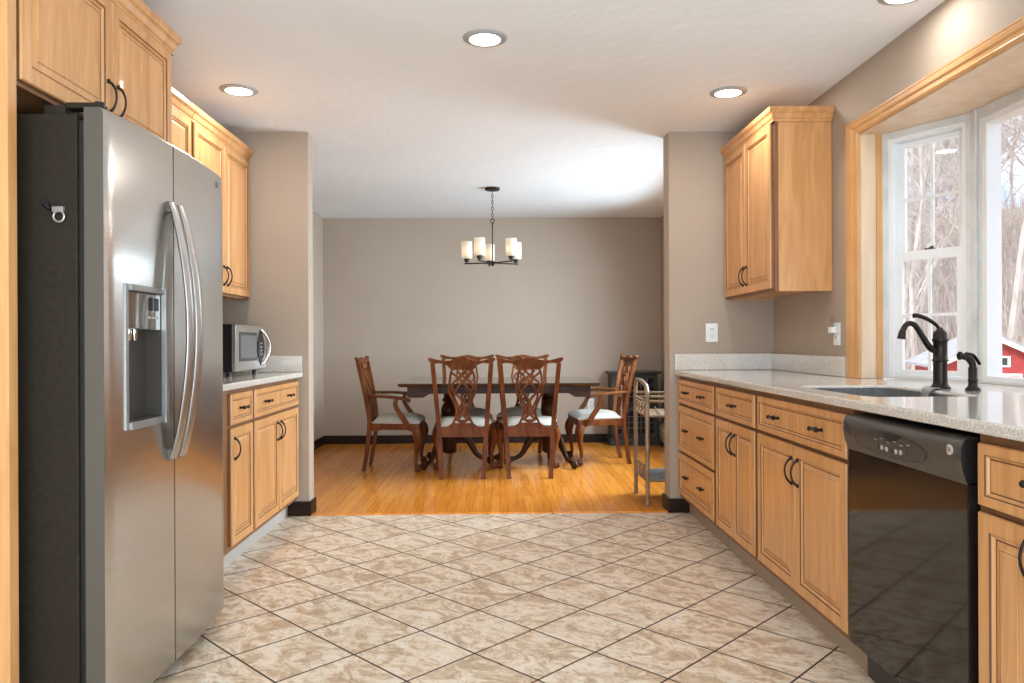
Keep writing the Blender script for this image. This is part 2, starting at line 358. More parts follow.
# baseboards
def bboard(name, pts):
    """boxes x0,x1,y0,y1 with a thin top bead"""
    mb = MB()
    for x0, x1, y0, y1 in pts: mb.box(x0, x1, y0, y1, 0, .082, 'basewood', .003); mb.box(x0+.0, x1-.0, y0+.0, y1-.0, .080, .092, 'basewood', .005)
    return struct(name, mb)
bboard('baseboard_far', [(XL, XR, YF-.014, YF)])
bboard('baseboard_left', [(XL, XL+.014, YC+.12, YF-.014)])
bboard('baseboard_left_return', [(-1.365, -1.208, YC-.014, YC), (-1.222, -1.208, YC, YC+.134), (XL, -1.222, YC+.12, YC+.134)])
bboard('baseboard_right_return', [(1.09, 1.25, YC-.014, YC), (1.09, 1.104, YC, YC+.169), (1.104, XR, YC+.155, YC+.169)])
bboard('baseboard_right', [(XR-.014, XR, YC+.169, 6.9)])

# ------------------------------------------------------------------ cabinet pieces
def front(mb, X, s, y0, y1, z0, z1, frame=.052, th=.02, mat='maple'):
    """raised-panel door / drawer front with glazed grooves. back plane X, s = outward sign along x"""
    rings = [(0, 0, None), (0, th-.006, 'maple_shaded'), (.003, th, mat), (frame-.010, th, mat), (frame-.008, th-.0035, 'glaze'), (frame-.005, th-.0035, mat),
             (frame-.003, th-.002, mat), (frame+.002, th-.009, mat), (frame+.0045, th-.0095, 'glaze'), (frame+.022, th-.004, mat), (frame+.0235, th-.0045, 'glaze'), (frame+.026, th-.0025, mat)]
    if min(y1-y0, z1-z0) < .2:
        rings = [(0, 0, None), (0, th-.006, 'maple_shaded'), (.003, th, mat), (frame-.008, th, mat), (frame-.006, th-.003, 'glaze'), (frame-.003, th-.003, mat),
                 (frame+.001, th-.009, mat), (frame+.0035, th-.0095, 'glaze'), (frame+.005, th-.008, mat)]
    vs = []; fs = []; ms = []
    for ins, h, _ in rings:
        for a, c in ((y0+ins, z0+ins), (y1-ins, z0+ins), (y1-ins, z1-ins), (y0+ins, z1-ins)): vs.append((X+s*h, a, c))
    fs.append((3, 2, 1, 0)); ms.append(mat)
    for i in range(1, len(rings)):
        for j in range(4): fs.append(((i-1)*4+j, (i-1)*4+(j+1) % 4, i*4+(j+1) % 4, i*4+j)); ms.append(rings[i][2])
    k = (len(rings)-1)*4; fs.append((k, k+1, k+2, k+3)); ms.append(mat)
    mb.add(vs, fs, ms)
def pull(mb, X, s, y, z, length=.10, axis='z', out=.028):
    pts = []; rad = []
    K = 12
    for i in range(K+1):
        t_ = i/K; a = (t_-.5)*length; o = out*(sin(pi*t_)**.55)
        pts.append((X+s*(o+.002), y, z+a) if axis == 'z' else (X+s*(o+.002), y+a, z)); rad.append(.0034+.0026*abs(2*t_-1)**3)
    mb.tube(pts, rad, 'iron', 8)
    for e in (-.5, .5):
        c = (X+s*.004, y, z+e*length) if axis == 'z' else (X+s*.004, y+e*length, z)
        mb.ball(c, .0085, 'iron', 8, (.8, 1, 1))
def bonepull(mb, X, s, y, z, length=.058):
    """small two-lobed drawer pull"""
    mb.tube([(X+s*.022, y-length/2, z), (X+s*.026, y-length/4, z), (X+s*.026, y+length/4, z), (X+s*.022, y+length/2, z)], [.0065, .004, .004, .0065], 'iron', 8)
    for e in (-.5, .5):
        mb.tube([(X, y+e*length*.8, z), (X+s*.012, y+e*length*.85, z), (X+s*.024, y+e*length, z)], [.007, .0045, .0065], 'iron', 8)
        mb.ball((X+s*.024, y+e*length, z), .009, 'iron', 8)

def base_cab(name, label, group, X, s, xb, y0, y1, cols, end=None):
    """X: front face plane of fronts, s outward; xb back wall side. cols: list of (kind, y0, y1, extras)"""
    root = thing(name, label, 'cabinet', ((X-s*.3), (y0+y1)/2, 0), group)
    fr = X-s*.02
    c = MB(); xin = X-s*.075
    z1 = .887
    c.box(fr, fr-s*.022, y0, y1, .105, z1, 'maple_shaded')                     # face frame
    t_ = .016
    c.box(fr-s*.022, xb, y0, y0+t_, .105, z1, 'maple_shaded'); c.box(fr-s*.022, xb, y1-t_, y1, .105, z1, 'maple_shaded')
    c.box(fr-s*.022, xb, y0+t_, y1-t_, .105, .12, 'maple_shaded'); c.box(xb, xb+s*.008, y0+t_, y1-t_, .12, z1, 'maple_shaded')
    c.build('body', root)
    MB().box(xin, xin-s*.016, y0, y1, 0, .105, 'kick_lit' if s > 0 else 'kick').build('toe_kick', root)
    for kind, a, b_, z0, zt, hs in cols:
        f = MB(); front(f, fr, s, a, b_, z0, zt, .052 if kind == 'door' else (.034 if zt-z0 < .2 else .045))
        o = f.build(kind, root)
        for (hy, hz) in hs:
            hm = MB()
            if kind == 'door': pull(hm, X-s*.001, s, hy, hz)
            else: bonepull(hm, X-s*.006, s, hy, hz)
            hm.build('handle', o)
    return root
ZD0, ZD1, ZW0, ZW1 = .133, .700, .715, .866
XRF = 1.152
G = 'maple base cabinets'
base_cab('base_cabinet', 'three-drawer maple base cabinet at the far end of the right counter', G, XRF, -1, XR-.01, 4.005, 4.838, [
    ('drawer', 4.030, 4.822, ZW0, ZW1, [(4.25, .790), (4.60, .790)]),
    ('drawer', 4.030, 4.822, .412, .700, [(4.25, .556), (4.60, .556)]),
    ('drawer', 4.030, 4.822, ZD0, .398, [(4.25, .268), (4.60, .268)])])
base_cab('base_cabinet', 'narrow right-hand maple cabinet with one drawer over two doors', G, XRF, -1, XR-.01, 3.36, 4.0, [
    ('drawer', 3.378, 3.982, ZW0, ZW1, [(3.68, .790)]),
    ('door', 3.378, 3.677, ZD0, ZD1, [(3.652, .60)]), ('door', 3.683, 3.982, ZD0, ZD1, [(3.708, .60)])])
base_cab('sink_cabinet', 'wide maple cabinet under the sink beside the dishwasher', G, XRF, -1, 1.75, 2.462, 3.355, [
    ('drawer', 2.480, 3.338, ZW0, ZW1, [(2.70, .790), (3.12, .790)]),
    ('door', 2.480, 2.906, ZD0, ZD1, [(2.878, .60)]), ('door', 2.912, 3.338, ZD0, ZD1, [(2.940, .60)])])
base_cab('base_cabinet', 'maple cabinet at the right edge, nearer than the dishwasher', G, XRF, -1, XR-.01, .90, 1.81, [
    ('drawer', 1.360, 1.792, ZW0, ZW1, [(1.578, .800)]), ('door', 1.580, 1.792, ZD0, ZD1, [(1.603, .640)]), ('door', 1.360, 1.574, ZD0, ZD1, [(1.551, .640)]),
    ('drawer', .918, 1.340, ZW0, ZW1, [(1.13, .790)]), ('door', .918, 1.340, ZD0, ZD1, [(.95, .64)])])
XLF = -1.282
base_cab('base_cabinet', 'maple base cabinet under the microwave counter on the left', G, XLF, 1, XL+.01, 3.55, 4.838, [
    ('drawer', 3.622, 3.935, ZW0, ZW1, [(3.78, .790)]), ('door', 3.622, 3.935, ZD0, ZD1, [(3.66, .60)]),
    ('drawer', 3.970, 4.822, ZW0, ZW1, [(4.18, .790), (4.62, .790)]),
    ('door', 3.970, 4.393, ZD0, ZD1, [(4.365, .60)]), ('door', 4.399, 4.822, ZD0, ZD1, [(4.427, .60)])])
base_cab('base_cabinet', 'maple base cabinet between the refrigerator and the microwave cabinet', G, XLF, 1, XL+.01, 3.07, 3.545, [
    ('drawer', 3.09, 3.495, ZW0, ZW1, [(3.30, .790)]), ('door', 3.09, 3.495, ZD0, ZD1, [(3.12, .60)])])

def crown(mb, X, s, y0, y1, z0, zt, xb, ends=(), mat='maple'):
    """crown moulding along y on face X, with mitred returns at given ends"""
    prof = [(0, 0), (.010, 0), (.011, .012), (.018, .020), (.025, .040), (.035, .050), (.037, .056), (.037, zt-z0), (0, zt-z0)]
    def sec(o, h, end):
        return o
    # along front, mitre extension equals projection at the ends in `ends`
    vs = []; k = len(prof)
    for e, y in ((-1, y0), (1, y1)):
        for o, h in prof: vs.append((X+s*o, y+(e*o if e in ends else 0), z0+h))
    fs = [list(range(k))[::-1], list(range(k, 2*k))]+[(i, (i+1) % k, k+(i+1) % k, k+i) for i in range(k)]
    mats = [mat]*(2+k)
    mb.add(vs, fs, mats)
    for e in ends:
        y = y0 if e < 0 else y1
        vs = []
        for o, h in prof: vs.append((X+s*o, y+e*o, z0+h))
        for o, h in prof: vs.append((xb, y+e*o, z0+h))
        mb.add(vs, fs, mats)
    # glaze line under the crown
    mb.box(X, X+s*.0135, y0-(.0135 if -1 in ends else 0), y1+(.0135 if 1 in ends else 0), z0-.003, z0, 'glaze')

def wall_cab(name, label, X, s, xb, y0, y1, z0, z1, zc, doors, ends, group, handle_out=True, extra=None, botrail=.015):
    root = thing(name, label, 'cabinet', ((X+xb)/2, (y0+y1)/2, z0), group)
    fr = X-s*.02; c = MB()
    c.box(fr, fr-s*.02, y0, y1, z0, z1, 'maple_shaded')
    c.box(fr-s*.02, xb, y0, y0+.016, z0, z1, 'maple'); c.box(fr-s*.02, xb, y1-.016, y1, z0, z1, 'maple')
    c.box(fr-s*.02, xb, y0+.016, y1-.016, z0+.012, z0+.026, 'maple'); c.box(fr-s*.02, xb, y0+.016, y1-.016, z1-.016, z1, 'maple')
    c.box(xb, xb+s*.006, y0+.016, y1-.016, z0+.026, z1-.016, 'maple')
    c.build('body', root)
    cm = MB(); crown(cm, fr, s, y0, y1, z1-.022, zc, xb, ends); cm.build('crown_moulding', root)
    for a, b_, hy, hz in doors:
        f = MB(); front(f, fr, s, a, b_, z0+botrail, z1-.026); o = f.build('door', root)
        if hy is not None:
            hm = MB(); pull(hm, X-s*.001, s, hy, hz, .105); hm.build('handle', o)
    return root
G2 = 'maple wall cabinets'
wall_cab('wall_cabinet', 'two-door maple wall cabinet right of the doorway, beside the bay window', 1.455, -1, XR-.003, 3.982, 4.838, 1.375, 2.30, 2.352,
         [(3.998, 4.407, 4.382, 1.49), (4.413, 4.822, 4.438, 1.49)], (-1,), G2)
wall_cab('wall_cabinet', 'two-door maple wall cabinet above the microwave', -1.585, 1, XL+.003, 3.935, 4.838, 1.385, 2.29, 2.345,
         [(3.950, 4.383, 4.358, 1.50), (4.389, 4.822, 4.414, 1.50)], (), G2)
wall_cab('wall_cabinet', 'maple wall cabinet just past the refrigerator, mostly hidden behind it', -1.585, 1, XL+.003, 3.065, 3.930, 1.385, 2.29, 2.345,
         [(3.080, 3.494, 3.47, 1.50), (3.500, 3.914, 3.53, 1.50)], (), G2)
fc = wall_cab('refrigerator_cabinet', 'deep maple cabinet above the stainless refrigerator', -1.300, 1, XL+.003, 2.062, 3.035, 1.825, 2.295, 2.350,
         [(2.075, 2.556, 2.528, 1.935), (2.562, 3.020, 2.590, 1.935)], (1,), G2, botrail=.012)
p = MB(); p.box(XL+.003, -1.302, 2.018, 2.056, 0, 2.42, 'maple', .002); p.build('side_panel', fc)

# ------------------------------------------------------------------ counters, backsplashes, sink
ZT = .922
def slab(mb, poly, z0, z1, mat, hole=None):
    bm = bmesh.new()
    vs = [bm.verts.new((x, y, z1)) for x, y in poly]
    es = [bm.edges.new((vs[i], vs[(i+1) % len(vs)])) for i in range(len(vs))]
    if hole:
        hs = [bm.verts.new((x, y, z1)) for x, y in hole]; es += [bm.edges.new((hs[i], hs[(i+1) % len(hs)])) for i in range(len(hs))]
    bmesh.ops.triangle_fill(bm, use_beauty=True, edges=es)
    r = bmesh.ops.extrude_face_region(bm, geom=list(bm.faces))
    for g in r['geom']:
        if isinstance(g, bmesh.types.BMVert): g.co.z = z0
    bm.verts.index_update()
    mb.add([v.co.copy() for v in bm.verts], [[v.index for v in f.verts] for f in bm.faces], mat); bm.free()
SX0, SX1, SY0, SY1 = 1.245, 1.63, 2.50, 3.125
def rrect(x0, x1, y0, y1, r, k=5):
    out = []
    for cx, cy, a0 in ((x1-r, y1-r, 0), (x0+r, y1-r, 90), (x0+r, y0+r, 180), (x1-r, y0+r, 270)):
        for i in range(k+1): a = R(a0+90*i/k); out.append((cx+r*cos(a), cy+r*sin(a)))
    return out
BX, BYF, BYN = 2.106, 3.288, 2.412          # bay front plane and its two corners
cpoly = [(1.132, .9), (XR-.003, .9), (XR-.003, OY0+.014), (XR+WT+.02, OY0+.02), (BX+.02, BYN), (BX+.02, BYF), (XR+WT+.02, OY1-.02), (XR-.003, OY1-.02), (XR-.003, 4.842), (1.132, 4.842)]
ctop = MB(); slab(ctop, cpoly, .890, ZT, 'counter', rrect(SX0, SX1, SY0, SY1, .05))
counter = ctop.build('countertop', None, (1.4, 2.85, .890), bevel=.007)
tag(counter, 'long speckled white countertop with the sink, running into the bay window', 'countertop')
lc = MB(); slab(lc, [(XL+.003, 3.06), (-1.258, 3.06), (-1.258, 4.842), (XL+.003, 4.842)], .890, ZT, 'counter')
lct = lc.build('countertop', None, (-1.6, 3.95, .890), bevel=.007); tag(lct, 'short speckled white countertop under the microwave', 'countertop')
b1 = MB().box(1.135, XR-.022, 4.822, 4.843, ZT+.0015, ZT+.105, 'counter', .003).build('backsplash', None, (1.46, 4.83, ZT)); tag(b1, 'speckled backsplash strip across the short wall right of the doorway', 'backsplash')
b2 = MB().box(XR-.021, XR-.001, 3.803, 4.843, ZT+.0015, ZT+.105, 'counter', .003).build('backsplash', None, (XR, 4.33, ZT)); tag(b2, 'speckled backsplash strip from the corner to the bay window trim', 'backsplash')
b3 = MB().box(XL+.022, -1.262, 4.822, 4.843, ZT+.0015, ZT+.105, 'counter', .003).build('backsplash', None, (-1.58, 4.83, ZT)); tag(b3, 'speckled backsplash strip behind the microwave end, on the left stub wall', 'backsplash')
# sink: rounded basin, open top
mb = MB(); K = None
vs = []; fs = []
levels = [(0.007, .912), (.007, .80), (.013, .74), (.04, .716), (.10, .712)]
for ins, z in levels: vs += [(x, y, z) for x, y in rrect(SX0-.004+ins, SX1+.004-ins, SY0-.004+ins, SY1+.004-ins, max(.05, .05-ins*.2))]
k = len(rrect(0, 1, 0, 1, .05))
for i in range(len(levels)-1):
    for j in range(k): fs.append((i*k+j, i*k+(j+1) % k, (i+1)*k+(j+1) % k, (i+1)*k+j))
fs.append([(len(levels)-1)*k+j for j in range(k)])
nv = len(vs); outer = [(x, y, z) for x, y, z in vs]
ol = [(.0046, .912), (.0046, .79), (.008, .728), (.03, .702), (.10, .700)]
for ins, z in ol: vs += [(x, y, z) for x, y in rrect(SX0-.004+ins, SX1+.004-ins, SY0-.004+ins, SY1+.004-ins, .055)]
for i in range(len(ol)-1):
    for j in range(k): fs.append((nv+i*k+j, nv+(i+1)*k+j, nv+(i+1)*k+(j+1) % k, nv+i*k+(j+1) % k))
fs.append([nv+(len(ol)-1)*k+j for j in range(k)][::-1])
for j in range(k): fs.append((j, nv+j, nv+(j+1) % k, (j+1) % k))
mb.add(vs, fs, 'sink')
sk = thing('sink', 'grey undermount sink basin set in the right-hand counter', 'sink', (1.44, 2.81, .70))
mb.build('basin', sk)
MB().lathe([(0, .7125), (.035, .7125), (.042, .716), (.045, .7125)], 'chrome', (1.44, 2.81, 0), 20).build('drain', sk)

# ------------------------------------------------------------------ faucet
FX, FY = 1.712, 2.885
fa = thing('faucet', 'dark bronze single-lever kitchen faucet behind the sink', 'faucet', (FX, FY, ZT))
MB().lathe([(.037, ZT+.001), (.037, ZT+.006), (.031, ZT+.012), (.0275, ZT+.018), (.0250, ZT+.03), (.0250, ZT+.105), (.029, ZT+.108), (.029, ZT+.113), (.0250, ZT+.117), (.0250, ZT+.180), (.028, ZT+.184), (.029, ZT+.192), (.026, ZT+.196), (.0250, ZT+.214), (.022, ZT+.222), (.015, ZT+.227), (.009, ZT+.237), (0, ZT+.239)],
           'iron', (FX, FY, 0), 24).build('body', fa)
def bez(P, n):
    """Catmull-Rom through points"""
    P = [Vector(p) for p in P]; out = []
    Q = [2*P[0]-P[1]]+P+[2*P[-1]-P[-2]]
    for i in range(1, len(Q)-2):
        for j in range(n):
            t_ = j/n; a, b_, c, d = Q[i-1], Q[i], Q[i+1], Q[i+2]
            out.append(.5*((2*b_)+(c-a)*t_+(2*a-5*b_+4*c-d)*t_*t_+(3*b_-3*c+d-a)*t_**3))
    out.append(P[-1]); return out
sp = bez([(FX-.010, FY, ZT+.145), (FX-.040, FY, ZT+.160), (FX-.072, FY, ZT+.208), (FX-.100, FY, ZT+.248), (FX-.128, FY, ZT+.252), (FX-.146, FY, ZT+.226), (FX-.152, FY, ZT+.194)], 5)
MB().tube(sp, [.0135-.003*min(1, i/12) for i in range(len(sp)-6)]+[.0115, .0125, .0135, .014, .015, .016], 'iron', 12).build('spout', fa)
lv = bez([(FX-.004, FY, ZT+.235), (FX-.020, FY, ZT+.252), (FX-.052, FY, ZT+.272), (FX-.086, FY, ZT+.284), (FX-.104, FY, ZT+.284)], 4)
MB().tube(lv, [(.006+.004*(i/len(lv)), .009) for i in range(len(lv))], 'iron', 10).build('lever', fa)
SPX, SPY = 1.763, 2.765
sr = thing('side_sprayer', 'small dark bronze side sprayer standing right of the faucet', 'sprayer', (SPX, SPY, ZT))
MB().lathe([(.026, ZT+.001), (.026, ZT+.007), (.018, ZT+.016), (.0155, ZT+.022), (.0155, ZT+.035), (.0175, ZT+.037), (.0175, ZT+.041), (.0155, ZT+.043), (.0155, ZT+.085), (.014, ZT+.088)], 'iron', (SPX, SPY, 0), 20).build('holder', sr)
hd = bez([(SPX, SPY, ZT+.078), (SPX-.002, SPY, ZT+.102), (SPX-.018, SPY, ZT+.123), (SPX-.040, SPY, ZT+.129), (SPX-.053, SPY, ZT+.131)], 4)
MB().tube(hd, [.0125]*5+[.0135]*4+[.0125]*3+[.011, .015, .016, .0165, .014][:len(hd)-12], 'iron', 12).build('spray_head', sr)
MB().tube(bez([(SPX-.025, SPY, ZT+.140), (SPX+.0, SPY, ZT+.134), (SPX+.018, SPY, ZT+.112), (SPX+.026, SPY, ZT+.098)], 4), [(.005, .009)]*13, 'iron', 8).build('trigger', sr)
# bent metal strip lying over the sink rim by the faucet
st = MB(); pth = [(1.598, 2.80, .880), (1.604, 2.80, .915), (1.618, 2.805, .9275), (1.66, 2.845, .9275), (1.69, 2.915, .9275), (1.72, 2.94, .9280)]
st.tube(bez(pth, 4), [(.0015, .026)]*21, 'bezel', 8, up=(0, 0, 1))
tag(st.build('metal_strip', None, (1.66, 2.85, ZT)), 'thin grey metal strip lying over the sink rim at the foot of the faucet', 'strip')

# ------------------------------------------------------------------ bay window
def casing(pts, w, name):
    pass
cas = MB()
def moulding_y(mb, y0, y1, z0, z1, X, mat='trimwood'):
    pass
# side casing (vertical) and head casing with stepped profile, on the kitchen face of the wall
pf = [(0, 0), (0, .010), (.010, .014), (.022, .0145), (.030, .020), (.055, .022), (.062, .018), (.070, .020), (.078, .020), (.080, .016), (.080, 0)]
def casing_piece(a0, b0, a1, b1, inward, name):
    """piece on plane x=XR from (y,z)a to b; inward = unit vector (y,z) from outer edge to inner edge; ends mitred"""
def prism_path(P, prof, mat):
    """P list of (y,z) inner corner points w/ outward mitre dirs; prof (d outward distance in plane, h height)"""
    vs = []; fs = []; k = len(prof)
    for (y, z, oy, oz) in P:
        for d, h in prof: vs.append((XR-h, y+oy*d, z+oz*d))
    for i in range(len(P)-1):
        for j in range(k): fs.append((i*k+j, i*k+(j+1) % k, (i+1)*k+(j+1) % k, (i+1)*k+j))
    fs += [list(range(k))[::-1], [(len(P)-1)*k+j for j in range(k)]]
    return vs, fs
prof = [(-.006, 0), (-.006, .012), (.004, .016), (.014, .012), (.028, .013), (.040, .019), (.060, .021), (.066, .017), (.074, .019), (.080, .019), (.084, .014), (.084, 0)]
HW = .8
vs, fs = prism_path([(OY1, ZT+.001, 1.36, 0), (OY1, OZ1, 1.36, HW), (OY0, OZ1, -1.36, HW), (OY0, ZT+.001, -1.36, 0)], prof, 'trimwood')
struct('trim_2', MB().add(vs, fs, 'trimwood'))
# jamb boards: side, head board of the bay
JX = XR+WT+.001
mb = MB(); mb.box(XR, XR+.075, OY1-.012, OY1-.0005, ZT+.001, OZ1, 'maple_pale'); mb.box(XR+.075, JX+.01, OY1-.020, OY1-.0005, ZT+.001, OZ1, 'trimwood')
mb.box(XR, JX+.01, OY0+.0005, OY0+.012, ZT+.001, OZ1, 'maple_pale'); struct('trim_3', mb)
mb = MB(); slab(mb, [(XR, OY0+.001), (JX, OY0+.001), (BX+.06, BYN-.04), (BX+.06, BYF+.04), (JX, OY1-.001), (XR, OY1-.001)], OZ1-.012, OZ1+.003, 'maple_pale'); struct('trim_4', mb)
mb = MB(); slab(mb, [(JX+.001, OY0-.1), (BX+.14, BYN-.12), (BX+.14, BYF+.12), (JX+.001, OY1+.1)], OZ1+.004, OZ1+.12, 'trimwhite')
slab(mb, [(JX+.001, OY0-.02), (BX+.08, BYN-.06), (BX+.08, BYF+.06), (JX+.001, OY1+.02)], .60, .882, 'trimwhite'); struct('trim_5', mb)

def frame_rect(mb, w, h, z0, u0, d0, d1, t_, mat, tb=None, tt=None):
    """rect frame in local coords: u along x, depth y, z up; outer (u0..u0+w, z0..z0+h)"""
    tb = t_ if tb is None else tb; tt = t_ if tt is None else tt
    mb.box(u0, u0+t_, d0, d1, z0, z0+h, mat); mb.box(u0+w-t_, u0+w, d0, d1, z0, z0+h, mat)
    mb.box(u0+t_, u0+w-t_, d0, d1, z0, z0+tb, mat); mb.box(u0+t_, u0+w-t_, d0, d1, z0+h-tt, z0+h, mat)
def dh_window(name, A, B, lock=True):
    """double-hung sash window from A to B (plan points); interior on the left of A->B reversed as needed"""
    A = Vector((*A, 0)); B = Vector((*B, 0)); u = (B-A); Lw = u.length; u.normalize()
    nrm = Vector((u.y, -u.x, 0))                     # candidate outward
    if nrm.x < 0: nrm = -nrm
    X = Matrix(((u.x, nrm.x, 0, A.x), (u.y, nrm.y, 0, A.y), (0, 0, 1, 0), (0, 0, 0, 1)))
    root = bpy.data.objects.new(name, None); COL.objects.link(root); root.location = (A+B)/2+Vector((0, 0, ZT)); root['kind'] = 'structure'; root['_o'] = tuple(root.location)
    z0, z1 = ZT+.001, OZ1-.013
    f = MB(); f.X = X; frame_rect(f, Lw, z1-z0, z0, 0, 0, .10, .024, 'greyvinyl', .012, .03)
    frame_rect(f, Lw-.048, z1-z0-.042, z0+.012, .024, .012, .09, .022, 'white', .008, .02); f.build('window_frame', root)
    iu0, iu1 = .046, Lw-.046; zb = z0+.022; zt = z1-.052; zm = 1.515
    for nm, d0, d1, a, b_ in (('lower_sash', .030, .052, zb, zm+.022), ('upper_sash', .056, .078, zm-.022, zt)):
        s_ = MB(); s_.X = X; frame_rect(s_, iu1-iu0, b_-a, a, iu0, d0, d1, .034, 'white', .022 if nm[0] == 'l' else .044, .044 if nm[0] == 'l' else .026)
        gu0, gu1 = iu0+.034, iu1-.034; gz0 = a+(.022 if nm[0] == 'l' else .044); gz1 = b_-(.044 if nm[0] == 'l' else .026)
        so_ = s_.build(nm, root)
        g = MB(); g.X = X; dm = (d0+d1)/2
        g.box((gu0+gu1)/2-.007, (gu0+gu1)/2+.007, dm-.006, dm+.006, gz0, gz1, 'white')
        g.box(gu0, (gu0+gu1)/2-.007, dm-.006, dm+.006, (gz0+gz1)/2-.007, (gz0+gz1)/2+.007, 'white'); g.box((gu0+gu1)/2+.007, gu1, dm-.006, dm+.006, (gz0+gz1)/2-.007, (gz0+gz1)/2+.007, 'white')
        g.build('muntins', so_)
        p_ = MB(); p_.X = X; p_.box(gu0-.004, gu1+.004, dm-.0015, dm+.0015, gz0-.004, gz1+.004, 'glass'); p_.build('pane', so_)
    lk = MB(); lk.X = X; lk.box(Lw/2-.022, Lw/2+.022, .034, .050, zm+.022, zm+.030, 'steel_d', .002); lk.tube([(Lw/2, .040, zm+.03), (Lw/2+.02, .036, zm+.036)], .004, 'steel_d', 8); lk.build('sash_lock', root)
    return root
PA = (XR+WT-.012, OY1-.020); PB = (BX-.003, BYF+.014)
dh_window('window_1', PA, PB)
dh_window('window_3', (BX-.003, BYN-.014), (XR+WT-.012, OY0+.020))
# mullion posts
mb = MB(); slab(mb, [(BX-.006, BYF+.022), (BX-.014, BYF-.028), (BX+.10, BYF-.028), (BX+.14, BYF+.03), (BX+.085, BYF+.07)], ZT+.001, OZ1-.013, 'greyvinyl'); struct('trim_6', mb)
mb = MB(); slab(mb, [(BX-.006, BYN-.022), (BX-.014, BYN+.028), (BX+.10, BYN+.028), (BX+.14, BYN-.03), (BX+.085, BYN-.07)], ZT+.001, OZ1-.013, 'greyvinyl'); struct('trim_7', mb)
w2 = bpy.data.objects.new('window_2', None); COL.objects.link(w2); w2.location = (BX, 2.85, ZT); w2['kind'] = 'structure'; w2['_o'] = tuple(w2.location)
Xc = Matrix(((0, 1, 0, BX), (1, 0, 0, BYN+.03), (0, 0, 1, 0), (0, 0, 0, 1))); LW = BYF-BYN-.06
f = MB(); f.X = Xc; frame_rect(f, LW, OZ1-.014-ZT, ZT+.001, 0, -.004, .09, .014, 'greyvinyl', .010, .045); frame_rect(f, LW-.028, OZ1-.014-ZT-.055, ZT+.011, .014, .004, .07, .034, 'white', .02, .03); f.build('window_frame', w2)
f = MB(); f.X = Xc; f.box(.045, LW-.045, .028, .032, ZT+.02, OZ1-.085, 'glass'); f.build('pane', w2)

# ------------------------------------------------------------------ recessed ceiling lights
def downlight(x, y, label, power=4.5):
    t_ = thing('recessed_light', label, 'ceiling light', (x, y, H), 'recessed ceiling lights')
    m_ = MB(); m_.lathe([(.068, H-.001), (.070, H-.010), (.085, H-.009), (.098, H-.003), (.099, H-.0005)], 'ring', (x, y, 0), 40); m_.build('trim_ring', t_)
    m_ = MB(); m_.lathe([(0, H-.007), (.069, H-.007), (.069, H-.003), (0, H-.003)], 'lamp', (x, y, 0), 40); m_.build('lens', t_)
    d = bpy.data.lights.new('downlight_lamp', 'AREA'); d.shape = 'DISK'; d.size = .13; d.energy = power; d.color = (1, .98, .95)
    o = bpy.data.objects.new('downlight_lamp', d); COL.objects.link(o); o.location = (x, y, H-.014); o.parent = None
    return t_
downlight(-.056, 3.346, 'round recessed ceiling light in the middle of the kitchen')
downlight(-1.385, 4.044, 'round recessed ceiling light beside the left wall cabinets')
downlight(1.253, 4.066, 'round recessed ceiling light beside the right wall cabinet')
downlight(1.590, 2.905, 'recessed ceiling light cut by the top edge above the bay window', 2.2)

# ------------------------------------------------------------------ outlets
def outlet(c, axis, w, label, gang=1):
    """axis: 'y' plate facing -y on plane y=c.y ; 'x' facing -x"""
    t_ = thing('wall_outlet', label, 'outlet', c)
    x, y, z = c
    if axis == 'y':
        MB().box(x-w/2, x+w/2, y-.006, y-.0005, z-.060, z+.060, 'plate', .003).build('cover_plate', t_)
        m_ = MB()
        for dz in (-.022, .022):
            m_.box(x-.017, x+.017, y-.009, y-.0055, z+dz-.016, z+dz+.016, 'plate', .003)
            for dx in (-.007, .007): m_.box(x+dx-.0015, x+dx+.0015, y-.0096, y-.008, z+dz-.003, z+dz+.008, 'slot')
            m_.box(x-.002, x+.002, y-.0096, y-.008, z+dz-.011, z+dz-.007, 'slot')
        m_.build('receptacle', t_)
    else:
        MB().box(x-.006, x-.0005, y-w/2, y+w/2, z-.060, z+.060, 'plate', .003).build('cover_plate', t_)
        m_ = MB()
        for dz in (-.022, .022):
            m_.box(x-.009, x-.0055, y-.017, y+.017, z+dz-.016, z+dz+.016, 'plate', .003)
            for dy in (-.007, .007): m_.box(x-.0096, x-.008, y+dy-.0015, y+dy+.0015, z+dz-.003, z+dz+.008, 'slot')
        m_.build('receptacle', t_)
outlet((1.379, YC, 1.163), 'y', .078, 'white wall outlet on the short wall right of the doorway')
outlet((XR, 3.925, 1.145), 'x', .075, 'white outlet with a plugged-in night light beside the bay trim')
outlet((1.006, YF, .42), 'y', .072, 'small white outlet low on the far dining wall')
nl = thing('night_light', 'small clear night light plugged into the outlet beside the bay trim', 'night light', (XR-.01, 3.935, 1.165))
MB().box(XR-.038, XR-.0100, 3.918, 3.958, 1.150, 1.182, 'plate', .004).build('plug_body', nl)
m_ = MB(); m_.prism([(-.022, .006), (.022, .006), (.024, .05), (.012, .066), (-.012, .066), (-.024, .05)], lambda a, b_, d: (XR-.020-d, 3.938+a, 1.178+b_), 0, .005, 'glass2'); m_.build('diffuser', nl)

